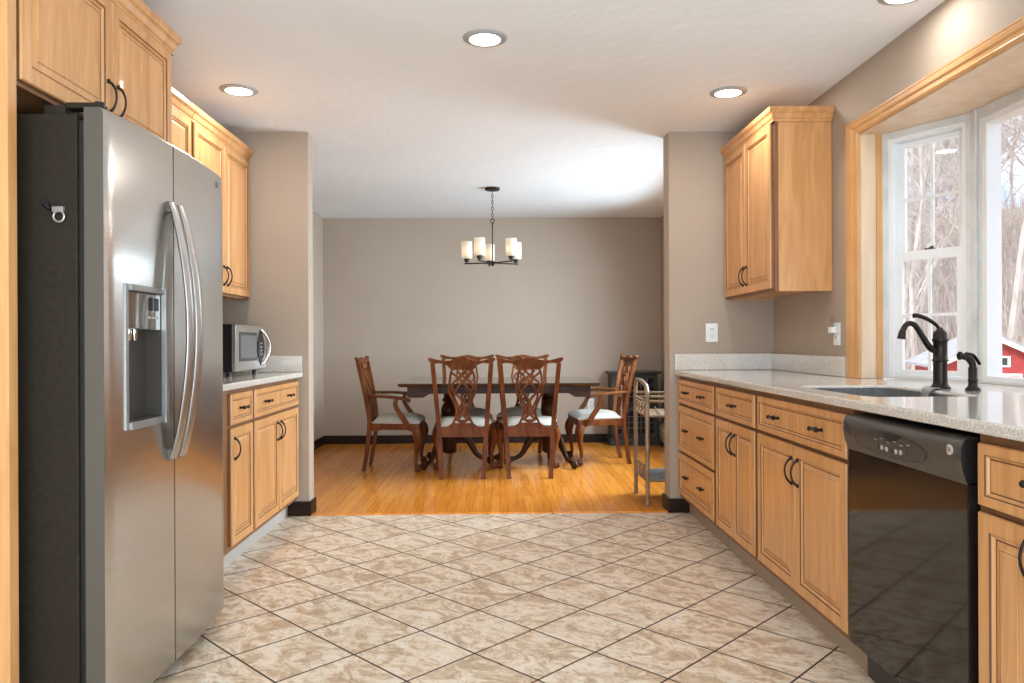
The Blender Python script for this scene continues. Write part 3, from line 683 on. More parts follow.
# ------------------------------------------------------------------ refrigerator
FY0, FY1, FYM = 2.122, 3.018, 2.503
FXB = -1.074
fr = thing('refrigerator', 'stainless side-by-side refrigerator with dark grey side, at the left', 'refrigerator', (-1.5, 2.57, 0))
mb = MB(); mb.box(XL+.02, -1.178, FY0, FY1, .03, 1.757, 'fridge_side', .004); mb.build('body', fr)
MB().box(-1.177, -1.163, FY0+.008, FY1-.008, .05, 1.74, 'black').build('door_gasket', fr)
def fdoor(y0, y1, name, hole=None):
    """convex stainless door, plan outline swept in z; optional dispenser hole (ya,yb,za,zb)"""
    K = 18; z0, z1 = .05, 1.775
    yc, hw = (FY0+FY1)/2, (FY1-FY0)/2
    def fx(y):
        t_ = (y-yc)/hw; x = FXB-.024*abs(t_)**2.2
        if abs(t_) > .955: x -= .005*((abs(t_)-.955)/.045)**2
        return x
    ys = sorted(set([y0+(y1-y0)*i/K for i in range(K+1)]+[y0+.006, y1-.006]+([hole[0], hole[1]] if hole else [])))
    zs = [z0, z0+.012]+([hole[2], hole[3]] if hole else [])+[z1-.012, z1]
    xb = -1.158; vs = []; fs = []; ms = []
    def e(i, j):
        y = ys[i]; x = fx(y)
        if j in (0, len(zs)-1): x -= .012
        return (x, y, zs[j])
    for j in range(len(zs)):
        for i in range(len(ys)): vs.append(e(i, j))
    ny = len(ys)
    for j in range(len(zs)-1):
        for i in range(ny-1):
            if hole and abs(zs[j]-hole[2]) < 1e-6 and ys[i] >= hole[0]-1e-6 and ys[i+1] <= hole[1]+1e-6: continue
            fs.append((j*ny+i, j*ny+i+1, (j+1)*ny+i+1, (j+1)*ny+i)); ms.append('steel')
    b0 = len(vs)
    for j in range(len(zs)):
        vs.append((xb, ys[0], zs[j])); vs.append((xb, ys[-1], zs[j]))
    for j in range(len(zs)-1):
        fs.append((j*ny, (j+1)*ny, b0+2*(j+1), b0+2*j)); ms.append('steel_d')
        fs.append((j*ny+ny-1, b0+2*j+1, b0+2*(j+1)+1, (j+1)*ny+ny-1)); ms.append('steel_d')
    fs.append((b0, b0+1, *[(len(range(0))+i) for i in range(ny-1, -1, -1)])); ms.append('steel_d')
    t0 = (len(zs)-1)*ny; fs.append((*[t0+i for i in range(ny)], b0+2*(len(zs)-1)+1, b0+2*(len(zs)-1))); ms.append('steel_d')
    fs.append((b0, b0+2*(len(zs)-1), b0+2*(len(zs)-1)+1, b0+1)); ms.append('steel_d')
    m_ = MB(); m_.add(vs, fs, ms)
    for i in range(len(ms)):
        if ms[i] == 'steel': m_.sm[i] = True
    return m_.build(name, fr), fx
HO = (2.208, 2.452, .862, 1.284)
d1, fx = fdoor(FY0-.002, FYM-.004, 'freezer_door', HO)
d2, fx = fdoor(FYM+.004, FY1+.004, 'fresh_food_door')
# dispenser
ds = MB(); xf = fx(2.33)
def disp(mb):
    y0, y1, z0, z1 = HO
    t_ = .014
    # bezel ring proud of the door
    for (a, b_, c, d) in ((y0-.004, y0+t_, z0-.004, z1+.004), (y1-t_, y1+.004, z0-.004, z1+.004)):
        mb.box(fx((a+b_)/2)-.012, fx((a+b_)/2)+.004, a, b_, c, d, 'bezel', .002)
    mb.box(xf-.012, xf+.004, y0+t_, y1-t_, z0-.004, z0+t_+.004, 'bezel', .002); mb.box(xf-.012, xf+.004, y0+t_, y1-t_, z1-t_, z1+.004, 'bezel', .002)
disp(ds); dso = ds.build('dispenser_bezel', d1)
m_ = MB(); y0, y1, z0, z1 = HO; xb = xf-.062; t_ = .003
m_.box(xb, xb+t_, y0+.010, y1-.010, z0+.01, z1-.01, 'recess'); m_.box(xb, xf-.010, y0+.006, y0+.010, z0+.01, z1-.01, 'recess'); m_.box(xb, xf-.010, y1-.010, y1-.006, z0+.01, z1-.01, 'recess')
m_.box(xb+t_, xf-.010, y0+.010, y1-.010, z0+.01, z0+.014, 'greymunt'); m_.box(xb+t_, xf-.010, y0+.010, y1-.010, z1-.014, z1-.01, 'recess')
m_.build('dispenser_recess', d1)
m_ = MB(); m_.box(xf-.055, xf-.008, y0+.015, y1-.015, 1.155, z1-.016, 'chrome', .004); m_.build('control_panel', d1)
m_ = MB(); m_.box(xf-.0085, xf-.0065, 2.350, 2.380, 1.215, 1.255, 'black'); m_.box(xf-.0085, xf-.0065, 2.390, 2.420, 1.215, 1.255, 'black')
for i in range(3): m_.box(xf-.0085, xf-.0065, 2.350+.026*i, 2.365+.026*i, 1.190, 1.195, 'greyprint')
m_.build('display', d1)
m_ = MB()
for yy in (2.27, 2.305): m_.lathe([(.006, 1.122), (.009, 1.128), (.009, 1.154)], 'chrome', (xf-.030, yy, 0), 14)
m_.build('nozzle', d1)
# door handles (bowed)
for yy, dr, sgn in ((2.471, d1, -1), (2.539, d2, 1)):
    za, zb = .738, 1.570; pts = []; rr_ = []
    for i in range(25):
        t_ = i/24; z = za+(zb-za)*t_; o = .010+.058*(sin(pi*t_)**.8); pts.append((fx(yy)+o, yy, z)); rr_.append((.0115-.003*abs(2*t_-1)**4, .0250))
    m_ = MB(); m_.tube(pts, rr_, 'steel_h', 10, up=(1, 0, 0)); m_.box(fx(yy)-.004, fx(yy)+.016, yy-.016, yy+.016, za-.004, za+.03, 'steel_d', .003); m_.box(fx(yy)-.004, fx(yy)+.016, yy-.016, yy+.016, zb-.03, zb+.004, 'steel_d', .003)
    m_.build('handle', dr)
# hinge covers, top cap, feet, grille
m_ = MB(); m_.box(-1.275, -1.215, FY0+.01, FY0+.10, 1.757, 1.785, 'fridge_side', .004); m_.box(-1.215, -1.12, FY0+.01, FY0+.055, 1.776, 1.792, 'fridge_side', .003); m_.box(-1.30, -1.18, FY0+.10, FY1-.01, 1.757, 1.775, 'fridge_side', .003)
m_.lathe([(.014, 1.775), (.014, 1.797), (.006, 1.800)], 'black', (-1.13, FY0+.03, 0), 12); m_.build('hinge_cover', fr)
m_ = MB(); m_.box(-1.24, -1.18, FY0+.01, FY1-.01, .012, .05, 'black', .003); m_.build('base_grille', fr)
for fyy in (FY0+.06, FY1-.06):
    for fxx in (-1.25, -1.82): MB().lathe([(.018, 0), (.018, .03)], 'black', (fxx, fyy, 0), 12).build('levelling_foot', fr)
def text(body, size, M4, mat, ext=.0006, align='CENTER'):
    c = bpy.data.curves.new('t', 'FONT'); c.body = body; c.size = size; c.extrude = ext; c.align_x = align; c.align_y = 'CENTER'
    o = bpy.data.objects.new('t', c); COL.objects.link(o)
    dg = bpy.context.evaluated_depsgraph_get(); me = bpy.data.meshes.new_from_object(o.evaluated_get(dg))
    vs = [M4 @ v.co for v in me.vertices]; fs = [list(p_.vertices) for p_ in me.polygons]
    bpy.data.objects.remove(o); bpy.data.curves.remove(c); bpy.data.meshes.remove(me)
    return vs, fs
# small monogram on the far door: text plane facing +x, reading along +y
vs, fs = text('GE', .030, Matrix(((0, 0, 1, fx(2.915)+.0012), (1, 0, 0, 2.915), (0, 1, 0, 1.722), (0, 0, 0, 1))), 'greymunt')
MB().add(vs, fs, 'dwpanel').build('badge_lettering', d2)
# magnet clip on the side
mc = thing('magnetic_clip', 'small metal clip magnet stuck on the dark refrigerator side', 'magnet', (-1.235, FY0, 1.49))
yq = FY0-.001
MB().lathe([(.010, 0), (.010, -.008), (0, -.008)], 'black', (-1.262, yq, 1.504), 12, 'y').build('magnet_disc', mc)
m_ = MB(); m_.box(-1.243, -1.211, yq-.010, yq, 1.480, 1.496, 'bezel', .003); m_.tube([(-1.262, yq-.006, 1.500), (-1.248, yq-.006, 1.488)], .006, 'black', 8); m_.build('clip_jaw', mc)
m_ = MB(); m_.tube([(-1.225+.015*cos(a), yq-.006, 1.468+.015*sin(a)) for a in [2*pi*i/16 for i in range(16)]], .0035, 'steel_h', 8, closed=True); m_.build('ring', mc)

# ------------------------------------------------------------------ microwave
MX, MY0, MY1, MZ0, MZ1 = -1.435, 4.12, 4.655, .955, 1.212
mw = thing('microwave', 'stainless and black microwave oven on the left counter', 'microwave', (-1.65, 4.39, ZT))
MB().box(-1.86, MX-.022, MY0, MY1, MZ0-.004, MZ1+.002, 'black', .004).build('case', mw)
m_ = MB(); m_.box(MX-.021, MX, MY0, MY1, MZ0, MZ1, 'steel', .006); m_.build('front_panel', mw)
m_ = MB(); m_.box(MX-.001, MX+.002, MY0+.055, MY0+.36, MZ0+.052, MZ1-.040, 'dwinset', .0015); m_.box(MX+.001, MX+.003, MY0+.075, MY0+.345, MZ0+.070, MZ1-.058, 'greymunt'); m_.build('door_window', mw)
lens = []
for i in range(17): t_ = i/16; z = MZ0+.022+(MZ1-MZ0-.044)*t_; lens.append((MY0+.425-.065*sin(pi*t_), z))
for i in range(16, -1, -1): t_ = i/16; z = MZ0+.022+(MZ1-MZ0-.044)*t_; lens.append((MY0+.425+.065*sin(pi*t_), z))
lens = lens[:17]+lens[18:-1]
m_ = MB(); m_.prism(lens, lambda a, b_, d: (MX+d, a, b_), -.001, .005, 'black')
for r_ in range(4):
    for q in range(3): m_.box(MX+.0045, MX+.0058, MY0+.405+.016*q, MY0+.415+.016*q, MZ0+.085+.022*r_, MZ0+.090+.022*r_, 'greyprint')
m_.build('control_panel', mw)
pts = [(MX+.004+.030*sin(pi*i/20)**.7, MY0+.425+.075*sin(pi*i/20)-.002, MZ0+.024+(MZ1-MZ0-.048)*i/20) for i in range(21)]
MB().tube(pts, (.007), 'steel_h', 10).build('handle', mw)
for a in (-1.80, -1.49):
    for b_ in (MY0+.05, MY1-.05): MB().lathe([(.014, ZT+.0005), (.014, MZ0-.004)], 'black', (a, b_, 0), 12).build('foot', mw)

# ------------------------------------------------------------------ dishwasher
DY0, DY1 = 1.818, 2.446
dw = thing('dishwasher', 'black dishwasher with curved charcoal control panel in the right cabinets', 'dishwasher', (1.45, 2.14, 0))
MB().box(1.192, 1.74, DY0, DY1+.004, .10, .868, 'black').build('tub', dw)
MB().box(1.146, 1.192, DY0, DY1, .128, .765, 'blackgloss', .004).build('door_panel', dw)
m_ = MB(); m_.box(1.205, 1.222, DY0, DY1, .012, .10, 'black', .003); m_.box(1.222, 1.26, DY0, DY1, .012, .10, 'black'); m_.build('toe_panel', dw)
# curved control panel: profile in (x,z), lower edge bows down in the middle
K = 24; vs = []; fs = []
P = [(1.190, 0), (1.146, 0), (1.141, .10), (1.133, .30), (1.128, .55), (1.130, .80), (1.136, .93), (1.146, 1.0), (1.190, 1.0)]
for i in range(K+1):
    t_ = i/K; y = DY0+(DY1-DY0)*t_; zb = .757; zt = .872-.004*sin(pi*t_)
    for x, h in P: vs.append((x, y, zb+(zt-zb)*h))
k = len(P)
for i in range(K):
    for j in range(k-1): fs.append((i*k+j, i*k+j+1, (i+1)*k+j+1, (i+1)*k+j))
    fs.append((i*k+k-1, i*k, (i+1)*k, (i+1)*k+k-1))
nf = len(fs); fs += [list(range(k)), [K*k+j for j in range(k)][::-1]]
m_ = MB(); m_.add(vs, fs, ['dwpanel']*nf+['black', 'black'], True); m_.sm[-2:] = [False, False]; cp = m_.build('control_panel', dw)
def pz(z):  # panel x at height z
    h = (z-.757)/.115
    for (a, b_), (c, d) in zip(P[1:-1], P[2:-1]):
        if b_ <= h <= d: return a+(c-a)*(h-b_)/(d-b_)
    return 1.128
# lens-shaped inset with buttons (drawn as thin surface pieces)
m_ = MB(); yc, hw = 2.165, .200
def patch(mb, pts2, lift, mat):
    """thin piece hugging the panel: outline points (y,z) as strips"""
    n_ = len(pts2)//2; vs = []; fs = []
    top = pts2[:n_]; bot = pts2[n_:][::-1]
    R_ = 6
    for i in range(n_):
        for r_ in range(R_+1):
            z = top[i][1]+(bot[i][1]-top[i][1])*r_/R_; y = top[i][0]; vs.append((pz(z)-lift, y, z))
    base = len(vs)
    for i in range(n_):
        for r_ in range(R_+1):
            z = top[i][1]+(bot[i][1]-top[i][1])*r_/R_; vs.append((pz(z)+.0006, top[i][0], z))
    q = R_+1
    for i in range(n_-1):
        for r_ in range(R_):
            a = i*q+r_; fs.append((a, a+1, a+q+1, a+q)); a += base; fs.append((a, a+q, a+q+1, a+1))
        a = i*q; fs.append((a, a+q, base+a+q, base+a)); a = i*q+R_; fs.append((a, base+a, base+a+q, a+q))
    mb.add(vs, fs, mat, True)
tp = []; bt = []
for i in range(21):
    t_ = i/20; y = yc-hw*cos(pi*t_)
    y = yc-hw+2*hw*t_; e_ = max(.02, 1-((y-yc)/hw)**2)**.5
    tp.append((y, .808+.038*e_)); bt.append((y, .802-.030*e_))
patch(m_, tp+bt[::-1], .0012, 'dwinset'); ins = m_.build('control_inset', cp)
m_ = MB(); ol_ = tp+bt[::-1]; m_.tube([(pz(z)-.0012, y, z) for y, z in ol_[:-1]], .0011, 'black', 6, closed=True); m_.build('inset_outline', cp)
m_ = MB(); tp = []; bt = []
for i in range(13):
    t_ = i/12; y = 2.085+.115*t_; w_ = 1-abs(2*t_-1)
    tp.append((y, .8425)); bt.append((y, .8405-.022*min(1, w_*1.4)))
patch(m_, tp+bt[::-1], .0022, 'black'); m_.build('latch_recess', cp)
m_ = MB()
for q in range(7):
    yy = 2.070+.026*q; zz = .793+.003*abs(q-3)*.5; xx = pz(zz)
    m_.lathe([(.0075, xx-.0010), (.0075, xx-.0032), (0, xx-.0036)], 'greyprint' if q in (1, 2, 4, 5) else 'dwpanel', (0, yy, zz), 12, 'x')
m_.build('buttons', cp)
m_ = MB()
for q in range(6):
    yy = 2.045+.036*q; zz = .815+(0 if q % 2 else .006); xx = pz(zz); MB().box(xx-.0022, xx-.0008, yy, yy+.014, zz, zz+.0022, 'greyprint').build('legend_mark', cp)
m_ = MB()
for q in range(4):
    tp_ = []; y0_ = 2.432-.010*q
    tp_ = [(y0_-.0-.0*j, 0) for j in range(2)]
    pts = [(pz(z)-.0008, 2.435-.009*q-.055*(.852-z), z) for z in [.852-.010*q*.6-.004*j for j in range(8)]]
    m_.tube(pts, .0014, 'black', 6)
m_.build('vent_slots', cp)
# round badge with monogram
xx = pz(.838); m_ = MB(); m_.lathe([(.0135, xx-.0005), (.0135, xx-.003), (.0115, xx-.004), (0, xx-.004)], 'badge', (0, 1.862, .838), 24, 'x'); bd = m_.build('badge', cp)
vs, fs = text('GE', .014, Matrix(((0, 0, -1, xx-.0043), (-1, 0, 0, 1.862), (0, 1, 0, .838), (0, 0, 0, 1))), 'dwpanel', .0003); MB().add(vs, fs, 'dwinset').build('badge_lettering', bd)

# ------------------------------------------------------------------ dining chairs
def cabriole(mb, x, y, ztop, dx, dy, mat, r0=.040, claw=True, s=1.0):
    """cabriole leg from (x,y,ztop) down, knee bulging toward (dx,dy)"""
    d = Vector((dx, dy, 0)).normalized()
    P = [(0, ztop, r0*.95), (.016, ztop-.04, r0*1.08), (.024, ztop-.080, r0*.98), (.016, ztop-.14, r0*.66), (.002, ztop-.20, r0*.47), (-.010, ztop-.26, r0*.38), (-.008, .062, r0*.36), (.006, .048, r0*.55)]
    path = []; rad = []
    cr = bez([(a, 0, z) for a, z, _ in P], 3); rr_ = bez([(r_, 0, 0) for _, _, r_ in P], 3)
    mb.tube([(x+d.x*c.x, y+d.y*c.x, c.z) for c in cr], [q.x for q in rr_], mat, 10)
    c = (x+d.x*.016, y+d.y*.016, .028)
    mb.ball(c, .028, mat, 12, (1, 1, 1))
    for a in (-75, 0, 75, 180):
        e = Vector((cos(R(a))*d.x-sin(R(a))*d.y, sin(R(a))*d.x+cos(R(a))*d.y, 0))
        mb.tube([Vector(c)+Vector((0, 0, .028))+e*.004, Vector(c)+Vector((0, 0, .018))+e*.024, Vector(c)+e*.031+Vector((0, 0, -.004)), Vector(c)+e*.022+Vector((0, 0, -.022))], [.008, .0085, .0075, .005], mat, 6)
def dining_chair(name, label, group, arms=False):
    root = thing(name, label, 'chair', (0, 0, 0), group, world=False)
    SB = -.20                                     # y of the back at seat level
    W_seat = .195 if not arms else .21
    def yb(z): # back plane y
        return SB-(.10*((z-.43)/.55)**1.3 if z > .43 else -.0)-(.055*((.43-z)/.43)**1.6 if z < .43 else 0)
    def hx(z): # stile centre half width
        return .168+(.027)*(z/.43) if z < .43 else .195+(.045)*((z-.43)/.55)
    zt = .955
    for s in (-1, 1):
        m_ = MB(); zs = [0, .08, .18, .30, .38, .43, .50, .60, .70, .80, .88, .935]
        m_.tube([(s*hx(z), yb(z), z) for z in zs], [(.0225, .0255 if z < .5 else .0245) for z in zs], 'mahog', 4, up=(0, 1, 0), smooth=False)
        m_.build('rear_leg', root)
    # crest rail: silhouette between top(x) and bottom(x)
    def lerp(tab, x):
        for (a, b_), (c, d) in zip(tab, tab[1:]):
            if a <= x <= c: t_ = (x-a)/(c-a); t_ = t_*t_*(3-2*t_); return b_+(d-b_)*t_
        return tab[-1][1]
    top = [(0, .978), (.05, .972), (.10, .960), (.15, .958), (.20, .968), (.235, .978), (.262, .984), (.27, .975)]
    bot = [(0, .884), (.085, .884), (.100, .900), (.118, .920), (.15, .934), (.18, .938), (.215, .935), (.235, .928), (.255, .948), (.27, .968)]
    def ribbon(mb, xs, tf, bf, th, mat, n=5, y_off=0):
        vs = []; fs = []
        for s in (-1, 1):
            for x in xs:
                for j in range(n):
                    z = bf(abs(x))+(tf(abs(x))-bf(abs(x)))*j/(n-1); vs.append((x, yb(z)+s*th/2+y_off, z))
        q = len(xs)*n
        for i in range(len(xs)-1):
            for j in range(n-1):
                a = i*n+j; fs.append((a, a+n, a+n+1, a+1)); fs.append((q+a, q+a+1, q+a+n+1, q+a+n))
            for j in (0, n-1): a = i*n+j; fs.append((a, a+n, q+a+n, q+a))
        for i in (0, len(xs)-1):
            for j in range(n-1): a = i*n+j; fs.append((a, a+1, q+a+1, q+a))
        mb.add(vs, fs, mat)
    xs = [-.27+.54*i/54 for i in range(55)]
    m_ = MB(); ribbon(m_, xs, lambda x: lerp(top, x), lambda x: lerp(bot, x), .024, 'mahog')
    m_.build('crest_rail', root)
    # carved scroll on the inner (front) face of the crest
    m_ = MB()
    for s in (-1, 1):
        m_.tube(bez([(s*.012, yb(.93)+.014, .948), (s*.05, yb(.945)+.014, .955), (s*.09, yb(.93)+.014, .940), (s*.13, yb(.945)+.014, .944), (s*.19, yb(.95)+.014, .956), (s*.235, yb(.96)+.014, .968)], 4), .0055, 'mahog', 6)
        m_.ball((s*.045, yb(.925)+.013, .925), .015, 'mahog', 8, (1.2, .5, 1)); m_.ball((s*.253, yb(.965)+.011, .966), .014, 'mahog', 8, (1, .6, 1))
    m_.ball((0, yb(.935)+.013, .935), .022, 'mahog', 10, (1, .5, 1.2)); m_.build('crest_carving', root)
    # pierced splat
    m_ = MB(); fl = 0
    def strand(P):
        for s in (-1, 1):
            pts = bez([(s*x, 0, z) for x, z in P], 4); m_.tube([(q.x, yb(q.z), q.z) for q in pts], [(.0095, .0125)]*len(pts), 'mahog', 4, up=(0, 1, 0), smooth=False)
    strand([(.078, .885), (.092, .85), (.098, .80), (.108, .75), (.104, .70), (.082, .65), (.062, .60), (.048, .55), (.055, .50), (.072, .46), (.080, .44)])
    strand([(.040, .880), (.008, .845), (-.035, .81), (-.075, .775), (-.084, .735), (-.060, .695), (-.020, .655), (.004, .61), (.020, .56), (.044, .52), (.050, .49), (.030, .465), (0, .455)])
    strand([(.084, .862), (.050, .835), (.016, .80), (-.018, .765), (-.050, .725), (-.066, .67), (-.050, .62), (-.028, .575), (-.004, .53), (.024, .495), (.055, .47)])
    for z, w_ in ((.525, .045), (.475, .062)): m_.tube([(-w_, yb(z), z), (0, yb(z), z-.008), (w_, yb(z), z)], [(.009, .010)]*3, 'mahog', 4, up=(0, 1, 0), smooth=False)
    m_.build('splat', root)
    # shoe / back seat rail, arched up to the splat
    m_ = MB(); bt_ = [(0, .448), (.085, .448), (.10, .436), (.125, .418), (.16, .410), (.185, .412)]
    ribbon(m_, [-.182+.364*i/40 for i in range(41)], lambda x: lerp(bt_, x), lambda x: .335, .022, 'mahog', 4)
    # side and front rails
    SF = .235; WF = .265 if not arms else .275
    for s in (-1, 1):
        m_.prism([(0, .345), (.06, .345), (.10, .358), (.34, .358), (.38, .345), (.435, .345), (.435, .412), (0, .412)], lambda a, b_, d, s=s: (s*(W_seat-.012+(WF-W_seat-.0)*a/.435-d), SB+.008+a*(SF-SB-.02)/.435, b_), 0, .022, 'mahog')
    m_.prism([(-.255, .345), (-.20, .345), (-.17, .356), (.17, .356), (.20, .345), (.255, .345), (.255, .412), (-.255, .412)], lambda a, b_, d: (a, SF-.025+d, b_), 0, .022, 'mahog')
    m_.build('seat_rail', root)
    for s in (-1, 1):
        m_ = MB(); m_.box(s*(WF-.052), s*(WF-.008), SF-.050, SF-.004, .350, .411, 'mahog', .006); cabriole(m_, s*(WF-.032), SF-.028, .362, s, 1, 'mahog'); m_.build('front_leg', root)
    # cushion
    m_ = MB(); vs = []; fs = []; NX, NY = 14, 12
    def cz(u, v):
        e = (1-abs(2*u-1)**3.2)*(1-abs(2*v-1)**3.2); return .412+.012+.052*max(e, 0)**.42
    for v_ in range(NY+1):
        for u_ in range(NX+1):
            u, v = u_/NX, v_/NY; w_ = (W_seat-.008)+(WF-W_seat+.004)*v; bul = .004; y = SB+.022+(SF-SB-.022)*v+(.012*(1-(2*u-1)**2) if v_ == NY else 0)
            vs.append(((2*u-1)*w_, y, cz(u, v)))
    nb = len(vs)
    for v_ in range(NY+1):
        for u_ in range(NX+1):
            u, v = u_/NX, v_/NY; w_ = (W_seat-.012)+(WF-W_seat+.004)*v; vs.append(((2*u-1)*w_, SB+.024+(SF-SB-.026)*v, .4125))
    q = NX+1
    for v_ in range(NY):
        for u_ in range(NX):
            a = v_*q+u_; fs.append((a, a+1, a+q+1, a+q)); a += nb; fs.append((a, a+q, a+q+1, a+1))
    per = [u_ for u_ in range(NX)]+[NX+q*v_ for v_ in range(NY)]+[NY*q+u_ for u_ in range(NX, 0, -1)]+[q*v_ for v_ in range(NY, 0, -1)]
    for i in range(len(per)): a, b_ = per[i], per[(i+1) % len(per)]; fs.append((a, b_, nb+b_, nb+a))
    m_.add(vs, fs, 'fabric', True); m_.build('seat_cushion', root)
    if arms:
        for s in (-1, 1):
            P_ = bez([(s*.208, yb(.655)+.012, .655), (s*.235, SB+.05, .650), (s*.272, SB+.15, .648), (s*.292, SB+.25, .638), (s*.290, SB+.315, .628), (s*.280, SB+.345, .618)], 4)
            m_ = MB(); m_.tube(P_, [(.014, .019+.009*min(1, i/14)) for i in range(len(P_))], 'mahog', 8, up=(0, 0, 1)); m_.ball(P_[-1]+Vector((0, .002, -.003)), .024, 'mahog', 10, (1, .8, .75)); ao = m_.build('armrest', root)
            m_ = MB(); Q_ = bez([(s*.276, SB+.335, .400), (s*.280, SB+.305, .455), (s*.284, SB+.258, .525), (s*.287, SB+.235, .58), (s*.290, SB+.245, .632)], 4)
            m_.tube(Q_, [(.032-.008*min(1, i/10), .022) for i in range(len(Q_))], 'mahog', 4, up=(0, 1, 0), smooth=False); m_.build('arm_support', ao)
    return root
def place(o, x, y, rz, label=None):
    o.location = (x, y, 0); o.rotation_euler = (0, 0, R(rz))
    if label: o['label'] = label
GC = 'carved mahogany dining chairs'
ch = dining_chair('dining_chair', 'left of the two nearest dining chairs, its pierced carved back to the kitchen', GC)
place(ch, -.298, 6.33, 0)
c2 = copy_tree(ch); place(c2, .247, 6.335, 0, 'right of the two nearest dining chairs, its pierced carved back to the kitchen')
c3 = copy_tree(ch); place(c3, -.318, 7.22, 180, 'left dining chair behind the table, facing the kitchen')
c4 = copy_tree(ch); place(c4, .232, 7.22, 180, 'right dining chair behind the table, facing the kitchen')
ar = dining_chair('dining_armchair', 'carved mahogany armchair at the left end of the table', 'mahogany dining armchairs', True)
place(ar, -.915, 6.665, -90)
a2 = copy_tree(ar); place(a2, .910, 6.92, 95, 'carved mahogany armchair at the right end of the table, nearest the metal cart')

# ------------------------------------------------------------------ dining table
TX0, TX1, TY0, TY1, TZ = -.848, .848, 6.27, 7.36, .762
tb = thing('dining_table', 'dark polished double-pedestal dining table with six chairs around it', 'table', (0, 6.815, 0))
m_ = MB()
def rect_rings(mb, rings, mat):
    vs = []; fs = []
    for ins, z in rings: vs += [(TX0+ins, TY0+ins, z), (TX1-ins, TY0+ins, z), (TX1-ins, TY1-ins, z), (TX0+ins, TY1-ins, z)]
    for i in range(len(rings)-1):
        for j in range(4): fs.append((i*4+j, i*4+(j+1) % 4, (i+1)*4+(j+1) % 4, (i+1)*4+j))
    fs += [(3, 2, 1, 0), tuple((len(rings)-1)*4+j for j in range(4))]; mb.add(vs, fs, mat)
rect_rings(m_, [(.02, TZ-.030), (.012, TZ-.027), (.010, TZ-.020), (.002, TZ-.014), (0, TZ-.006), (.004, TZ), ], 'tabletop'); m_.build('tabletop', tb)
m_ = MB(); ap = [(-.775, .640), (-.64, .640), (-.62, .652), (-.585, .672), (.585, .672), (.62, .652), (.64, .640), (.775, .640), (.775, .7318), (-.775, .7318)]
for yy in (TY0+.07, TY1-.09): m_.prism(ap, lambda a, b_, d, yy=yy: (a, yy+d, b_), 0, .02, 'mahog_dark')
for xx in (-.775, .755): m_.prism([(TY0+.09, .640), (TY0+.2, .640), (TY0+.24, .672), (TY1-.24, .672), (TY1-.2, .640), (TY1-.09, .640), (TY1-.09, .7318), (TY0+.09, .7318)], lambda a, b_, d, xx=xx: (xx+d, a, b_), 0, .02, 'mahog_dark')
m_.build('apron', tb)
for px in (-.452, .452):
    yy = 6.815; m_ = MB()
    m_.lathe([(.050, .105), (.064, .118), (.064, .30), (.060, .315), (.045, .330), (.040, .350), (.062, .368), (.068, .378), (.062, .390), (.044, .402), (.060, .425), (.072, .455), (.076, .490), (.070, .525), (.052, .552), (.044, .560), (.060, .572), (.066, .584), (.058, .598), (.046, .612), (.054, .640), (.060, .672)], 'mahog_dark', (px, yy, 0), 24)
    m_.box(px-.09, px+.09, yy-.30, yy+.30, .672, .7318, 'mahog_dark', .004); po = m_.build('pedestal', tb)
    sx = -1 if px < 0 else 1
    for (dx, dy) in ((sx*.55, -.84), (sx*.55, .84), (-sx, 0)):
        d = Vector((dx, dy, 0)).normalized(); m_ = MB()
        pr = bez([(.045, 0, .245), (.10, 0, .262), (.16, 0, .235), (.205, 0, .165), (.245, 0, .095), (.295, 0, .060), (.345, 0, .046)], 4)
        rr_ = bez([(.046, 0, 0), (.042, 0, 0), (.036, 0, 0), (.030, 0, 0), (.024, 0, 0), (.020, 0, 0), (.022, 0, 0)], 4)
        m_.tube([(px+d.x*q.x, yy+d.y*q.x, q.z) for q in pr], [(r_.x, r_.x*.72) for r_ in rr_], 'mahog_dark', 10, up=(0, 0, 1))
        c = Vector((px+d.x*.365, yy+d.y*.365, .032)); m_.ball(c, .032, 'mahog_dark', 12)
        for a in (-55, 0, 55):
            e = Vector((cos(R(a))*d.x-sin(R(a))*d.y, sin(R(a))*d.x+cos(R(a))*d.y, 0))
            m_.tube([c-d*.02+Vector((0, 0, .030)), c+e*.016+Vector((0, 0, .030)), c+e*.033+Vector((0, 0, .006)), c+e*.028+Vector((0, 0, -.018))], [.010, .010, .009, .005], 'mahog_dark', 6)
        m_.build('leg', po)

# ------------------------------------------------------------------ chandelier
CX, CY = -.052, 6.62
cd = thing('chandelier', 'bronze five-light chandelier with frosted glass shades over the table', 'chandelier', (CX, CY, 1.77))
MB().lathe([(0, H-.026), (.045, H-.026), (.062, H-.022), (.066, H-.016), (.066, H-.001), (0, H-.001)], 'iron', (CX, CY, 0), 28).build('canopy', cd)
m_ = MB(); zc = H-.024; i = 0
m_.tube([(CX, CY+.007*cos(a), zc-.004+.010*sin(a)) for a in [2*pi*j/12 for j in range(12)]], .0022, 'iron', 6, closed=True)
z = zc-.022
while z > 2.18:
    pts = []
    for j in range(16):
        a = 2*pi*j/16; w_ = .0085*cos(a); h_ = .0175*sin(a)
        pts.append((CX+w_, CY, z+h_) if i % 2 else (CX, CY+w_, z+h_))
    m_.tube(pts, .0026, 'iron', 6, closed=True); z -= .0275; i += 1
m_.build('chain', cd)
m_ = MB(); m_.tube([(CX+.017*cos(a), CY, z+.003+.017*sin(a)) for a in [2*pi*j/20 for j in range(20)]], .0035, 'iron', 8, closed=True)
zr = z-.016
m_.lathe([(.004, zr+.004), (.008, zr), (.008, zr-.012), (.0055, zr-.016), (.0055, 1.820), (.010, 1.817), (.024, 1.810), (.026, 1.803), (.024, 1.816), (.012, 1.788), (.008, 1.778), (0, 1.774)], 'iron', (CX, CY, 0), 20); m_.build('stem', cd)
